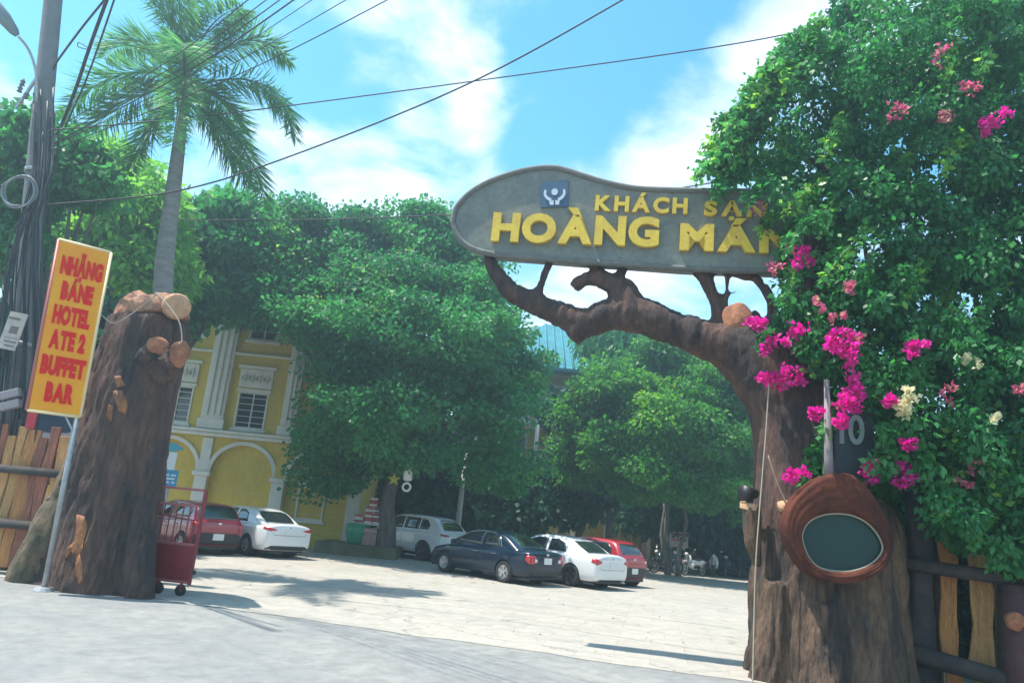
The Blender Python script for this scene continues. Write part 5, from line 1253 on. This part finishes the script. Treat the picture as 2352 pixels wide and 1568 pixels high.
for i, (dx, lv) in enumerate(lay):
    CRt = thing('drink_crate', cl_[i], 'crate', (cb.x + dx * 1.0, cb.y, 1.188 + lv * .32), group='drink crates on the serving table')
    for k in range(3): q = MB(); q.box(CRt.location + Vector((0, -.15, .04 + k * .11)), (.30, .02, .07)); q.build('slat', crate_m[(i + k) % 2], CRt)
    for k in range(3): q = MB(); q.box(CRt.location + Vector((0, .15, .04 + k * .11)), (.30, .02, .07)); q.build('slat', crate_m[(i + k) % 2], CRt)
    for sx in (-.15, .15): q = MB(); q.box(CRt.location + Vector((sx, 0, .15)), (.025, .32, .30)); q.build('crate_side', crate_m[(i + 1) % 2], CRt)
    q = MB(); q.box(CRt.location + Vector((0, 0, .012)), (.28, .28, .02)); q.build('crate_floor', crate_m[0], CRt)
# brick planter edge round the shade tree: courses of single bricks
pla = Vector((SX(700, 1250) - .1, SY - .9, 0)); 
PLt = thing('brick_planter', 'low pinkish brick planter round the shade tree trunk', 'planter', Vector((SX(800), SY, 0)))
x0, x1 = SX(735), SX(925); y0, y1 = SY - .75, SY + 1.6
brm = [mat('brick_pink', (.30, .15, .12), .9, scale=5, col2=(.2, .1, .085), bump=.3), mat('brick_dull', (.24, .14, .12), .9, scale=5, col2=(.17, .1, .09), bump=.3)]
bme = {}
def brick(c, rz, i):
    k = i % 2
    if k not in bme:
        q = MB(); q.box((0, 0, 0), (.235, .11, .085)); o = q.build('brick', brm[k], PLt, bevel=.008); bme[k] = o.data
    else:
        o = bpy.data.objects.new('brick', bme[k]); COL.objects.link(o); o.parent = PLt
    o.location = Vector(c) - PLt.location; o.rotation_euler = (0, 0, rz + random.uniform(-.03, .03))
    return o
for row in range(4):
    nx = int((x1 - x0) / .25); sh = .125 * (row % 2)
    for i in range(nx): brick((x0 + sh + i * .25, y0 + random.uniform(-.008, .008), .055 + row * .097), 0, i + row)
    for i in range(int((y1 - y0) / .25)):
        for xx in (x0 - .08, x1 + .02): brick((xx, y0 + .2 + sh + i * .25, .055 + row * .097), rad(90), i + row)
q = MB(); q.span((x0, y0 + .06, .01), (x1 - .1, y1, .415)); q.build('soil_bed', g_mat, PLt)
# hanging star and lantern
for nm, lab, x, y, d in (('star_lantern', 'yellow paper star lantern hanging in the shade tree', 905, 1100, 26.5),):
    c = YP(x, y, d); S_ = thing(nm, lab, 'lantern', c); q = MB()
    outp = [c + Vector((math.sin(k * math.pi / 5) * (.25 if k % 2 == 0 else .10), 0, math.cos(k * math.pi / 5) * (.25 if k % 2 == 0 else .10))) for k in range(10)]
    q.add(outp + [c + Vector((0, -.10, 0)), c + Vector((0, .10, 0))], [(k, (k + 1) % 10, 10) for k in range(10)] + [((k + 1) % 10, k, 11) for k in range(10)]); q.build('star', mat('star_yellow', (.42, .40, .05), .6), S_)
    q = MB(); q.tube([c + Vector((0, 0, .3)), c + Vector((0, 0, 1.1))], .008, 4); q.build('string', blk, S_)
c = YP(938, 1085, 26.6); LN_ = thing('white_lantern', 'white cylindrical lantern with round tassel ring hanging in the shade tree', 'lantern', c)
q = MB(); q.lathe([(.05, -.30), (.16, -.26), (.17, .28), (.06, .33)], 14, c); q.build('shade', mat('lantern_white', (.70, .72, .72), .6), LN_, smooth=True)
q = MB(); q.lathe([(.10, -.03), (.17, -.03), (.17, .03), (.10, .03)], 16, c + Vector((0, 0, -.50)), Matrix.Rotation(rad(90), 3, 'X'), closed=True); q.build('tassel_ring', mat('lantern_white', (0, 0, 0)), LN_, smooth=True)
q = MB(); q.tube([c + Vector((0, 0, -.34)), c + Vector((0, 0, -.28))], .012, 4); q.tube([c + Vector((0, 0, .3)), c + Vector((0, 0, 1.2))], .008, 4); q.build('string', blk, LN_)
# blue and white information board by the arch door
c = YP(388, 1100, 21.5); IB = thing('information_stand', 'blue and white information stand behind the left gate pillar', 'sign', Vector((c.x, c.y, 0)))
k = pxm(c)
q = MB(); q.tube([(c.x, c.y + .05, 0), (c.x, c.y + .05, 2.75)], .04, 8); q.build('post', galv, IB, smooth=True)
q = MB(); q.box(YP(390, 1097, 21.5), (34 * k, .04, 36 * k)); bp_ = q.build('blue_panel', mat('info_blue', (.03, .28, .50), .5), IB)
cb_ = YP(390, 1097, 21.5)
for dx, dz, a_, b_ in ((-.1, .08, .16, .05), (.1, .08, .14, .05), (0, -.02, .30, .05), (-.08, -.12, .18, .05), (.12, -.12, .10, .05)): q = MB(); q.box(cb_ + Vector((dx, -.024, dz)), (a_, .006, b_)); q.build('info_mark', plate_m, bp_)
q = MB(); q.box(YP(392, 1058, 21.5), (24 * k, .04, 40 * k)); q.build('white_panel', plate_m, IB)
cb_ = YP(398, 1027, 21.5); q = MB(); q.prism([cb_ + Vector((-.22, 0, .13)), cb_ + Vector((.05, 0, .13)), cb_ + Vector((.32, 0, -.02)), cb_ + Vector((.05, 0, -.12)), cb_ + Vector((-.22, 0, -.12))], (0, .04, 0)); q.build('arrow_panel', mat('info_teal', (.06, .32, .38), .5), IB)
# dark awning and bits behind the left fence
aw = GP(110, 990, -1.6); AW = thing('dark_awning', 'dark blue canvas awning on poles behind the plank fence', 'awning', Vector((aw.x, aw.y, 0)))
q = MB(); q.add([aw + Vector((-2.0, -.1, -.15)), aw + Vector((.7, -.5, -.25)), aw + Vector((.7, 1.4, .45)), aw + Vector((-2.0, 1.8, .55)), aw + Vector((-2.0, -.1, -.45)), aw + Vector((.7, -.5, -.55))], [(0, 1, 2, 3), (0, 4, 5, 1)]); q.build('canvas', mat('navy_canvas', (.022, .026, .05), .8, scale=3, col2=(.015, .017, .03)), AW)
for dx, dy, dz in ((-1.9, 0, -.2), (.65, -.45, -.28), (.65, 1.35, .4)): q = MB(); q.tube([(aw.x + dx, aw.y + dy, 0), aw + Vector((dx, dy, dz))], .03, 6); q.build('awning_pole', galv, AW)
c = GP(72, 965, .3); RB = thing('red_tag', 'small red paper tag hanging under the yellow banner', 'tag', c)
q = MB(); q.box(c, (.17, .02, .30)); q.build('paper', mat('tag_red', (.45, .03, .05), .7), RB); q = MB(); q.tube([c + Vector((0, 0, .15)), c + Vector((0, 0, .42))], .006, 4); q.tube([c + Vector((-.02, 0, -.15)), c + Vector((-.03, 0, -.65))], .006, 4); q.build('string', blk, RB)
# cords over the left pillar's top
for lab, pts in (('pale cord looped over the top of the left gate pillar', [(232, 722), (262, 742), (300, 722), (345, 688), (360, 675)]), ('thin cord dropping from the pillar top to the cut branch', [(358, 672), (385, 700), (412, 740), (418, 780), (410, 790)])):
    P_ = [LP(x, y, .95) for x, y in pts]; o = thing('loose_cord', lab, 'cord', P_[0]); pp, rr = densify(P_, [.012] * len(P_), 6); q = MB(); q.tube(pp, .012, 5); q.build('strand', mat('pale_cord', (0, 0, 0)), o, smooth=True)

# ------------------------------------------------------------------ motorbikes
def motorbike():
    t = thing('motorbike', 'x', 'motorbike')
    dk = black_pl
    for x in (-.62, .62):
        q = MB(); q.lathe([(.24, -.045), (.275, -.05), (.30, 0), (.275, .05), (.24, .045)], 20, (x, 0, .30), Matrix.Rotation(rad(90), 3, 'X'), closed=True); w = q.build('wheel', tyre_m, t, world=False, smooth=True)
        q = MB(); q.lathe([(.215, -.02), (.245, -.02), (.245, .02), (.215, .02)], 20, (x, 0, .30), Matrix.Rotation(rad(90), 3, 'X'), closed=True)
        for k in range(6): a = k * math.pi / 3; q.bar((x, 0, .30), (x + .22 * math.cos(a), 0, .30 + .22 * math.sin(a)), .012, .012, up=(0, 1, 0))
        q.build('rim', rim_m2, w, world=False)
    q = MB(); q.tube([(-.62, 0, .42), (-.40, 0, .60), (-.05, 0, .62), (.15, 0, .42), (.32, 0, .46), (.40, 0, .75), (.44, 0, .92)], [.06, .12, .13, .11, .09, .08, .06], 10); q.build('body', None, t, world=False, smooth=True)
    q = MB(); q.tube([(-.80, 0, .74), (-.55, 0, .77), (-.20, 0, .76), (.0, 0, .70)], [.07, .12, .13, .09], 10, sq=.5); q.build('seat', dk, t, world=False, smooth=True)
    q = MB(); q.tube([(-.88, 0, .66), (-.6, 0, .64), (-.25, 0, .58)], [.06, .13, .12], 10); q.build('tail_cowl', None, t, world=False, smooth=True)
    for s in (-.09, .09): q = MB(); q.tube([(.62, s, .30), (.45, s * .8, .85)], .022, 6); q.build('fork', chrome, t, world=False)
    q = MB(); q.add([(.50, -.20, .40), (.50, .20, .40), (.44, .24, .70), (.40, .16, .95), (.40, -.16, .95), (.44, -.24, .70), (.46, 0, .42), (.50, 0, .72), (.46, 0, .97)], [(0, 6, 7, 5), (6, 1, 2, 7), (5, 7, 8, 4), (7, 2, 3, 8)]); ls_ = q.build('leg_shield', None, t, world=False, smooth=True); m = ls_.modifiers.new('s', 'SOLIDIFY'); m.thickness = .03
    q = MB(); q.ball((.53, 0, .98), (.09, .10, .09)); q.build('headlight', light_clear, t, world=False, smooth=True)
    q = MB(); q.tube([(.30, -.36, 1.02), (.40, -.18, 1.03), (.43, 0, 1.0), (.40, .18, 1.03), (.30, .36, 1.02)], .018, 6); hb = q.build('handlebar', dk, t, world=False, smooth=True)
    for s in (-1, 1): q = MB(); q.tube([(.36, s * .27, 1.03), (.34, s * .33, 1.20)], .009, 5); q.ball((.34, s * .34, 1.23), (.02, .065, .045)); q.build('mirror', chrome, hb, world=False, smooth=True)
    q = MB(); q.tube([(.80, 0, .55), (.66, 0, .645), (.45, 0, .60)], [.05, .07, .06], 8, sq=.5); q.build('front_fender', None, t, world=False, smooth=True)
    q = MB(); q.ball((-.92, 0, .68), (.05, .09, .05)); q.build('tail_light', light_red, t, world=False, smooth=True)
    q = MB(); q.tube([(-.1, -.14, .30), (-.45, -.17, .32), (-.80, -.19, .42)], [.03, .05, .045], 8); q.build('exhaust', chrome, t, world=False, smooth=True)
    q = MB(); q.bar((-.05, .10, .28), (.05, .26, .02), .02, .02); q.build('side_stand', dk, t, world=False)
    return t
bike_cols = [mat('bike_black', (.02, .021, .024), .3, coat=.8), mat('bike_white', (.62, .63, .62), .35, coat=.8), mat('bike_blue', (.02, .05, .10), .3, coat=.8)]
proto = motorbike(); used = False
bl = [('black step-through motorbike with clear headlamp next to the red hatchback', 1528, 1318, 0, 200), ('black motorbike parked under the red notice board', 1560, 1316, 0, 230), ('white and black motorbike turned broadside beside the notice board', 1592, 1322, 1, 215),
      ('white fronted motorbike in the middle of the row in deep shade', 1640, 1323, 1, 250), ('dark blue motorbike next to the blue tarpaulin', 1672, 1325, 2, 240), ('black motorbike at the row end beside the gate arch', 1702, 1327, 0, 245)]
for i, (lab, x, y, cidx, a) in enumerate(bl):
    g = G(x, y); o = proto if i == 0 else copy_tree(proto)
    o.location = Vector((g.x, g.y, .010)); o.rotation_euler = (0, 0, rad(a)); o['label'] = lab; o['group'] = 'motorbikes parked in the shade'
    for ch in o.children:
        nm = ch.name.split('.')[0]
        if nm in ('body', 'tail_cowl', 'leg_shield', 'front_fender'):
            ch.data = ch.data.copy(); ch.data.materials.clear(); ch.data.materials.append(bike_cols[cidx])
# red and white notice board behind the bikes, blue tarpaulin
c = YP(1558, 1270, 38.5); NBd = thing('notice_board', 'small red and white notice board on a post behind the motorbikes', 'sign', Vector((c.x, c.y, 0)))
q = MB(); q.tube([(c.x, c.y + .05, 0), (c.x, c.y + .05, 1.9)], .05, 8); q.build('post', galv, NBd)
q = MB(); q.box((c.x, c.y, 1.62), (.95, .05, .75)); q.build('board', mat('notice_pale', (.52, .42, .42), .6), NBd)
q = MB(); q.box((c.x, c.y - .03, 1.88), (.85, .02, .14)); q.build('red_stripe', crate_m[0], NBd)
q = MB(); q.box((c.x, c.y - .03, 1.60), (.75, .02, .06)); q.build('red_stripe', crate_m[0], NBd)
c = YP(1690, 1280, 39.5); TP = thing('blue_tarpaulin', 'blue tarpaulin draped over a rack behind the motorbikes', 'tarpaulin', Vector((c.x, c.y, 0)))
q = MB(); n = 14
for i in range(n + 1):
    for j in range(6):
        u = i / n; v = j / 5; q.v.append((c.x - 1.6 + 3.2 * u, c.y - .5 * v - .12 * math.sin(u * 14 + v * 2) * v + .2, 1.55 - 1.15 * v ** 1.3 + .08 * math.sin(u * 9)))
for i in range(n):
    for j in range(5): q.f.append((i * 6 + j, (i + 1) * 6 + j, (i + 1) * 6 + j + 1, i * 6 + j + 1))
o = q.build('sheet', mat('tarp_blue', (.03, .15, .22), .6, scale=3, col2=(.02, .10, .16)), TP, smooth=True); m = o.modifiers.new('s', 'SOLIDIFY'); m.thickness = .01
for dx in (-1.5, 0, 1.5): q = MB(); q.tube([(c.x + dx, c.y + .25, 0), (c.x + dx, c.y + .25, 1.5)], .03, 6); q.build('rack_leg', galv, TP)
# ------------------------------------------------------------------ lens glare, imitated by an added haze volume
hz = MB(); hz.span((-60, -6, -1.0), (60, 66, 19.5))
hm = bpy.data.materials.new('glare_haze_mat'); hm.use_nodes = True; t = hm.node_tree; t.nodes.clear()
o_ = N(t, 'ShaderNodeOutputMaterial'); v_ = N(t, 'ShaderNodeVolumePrincipled')
v_.inputs['Color'].default_value = (.70, .92, 1.0, 1); v_.inputs['Density'].default_value = 0.0044; v_.inputs['Anisotropy'].default_value = .62
t.links.new(v_.outputs[0], o_.inputs['Volume'])
tag(hz.build('glare_haze', hm), kind='stuff')
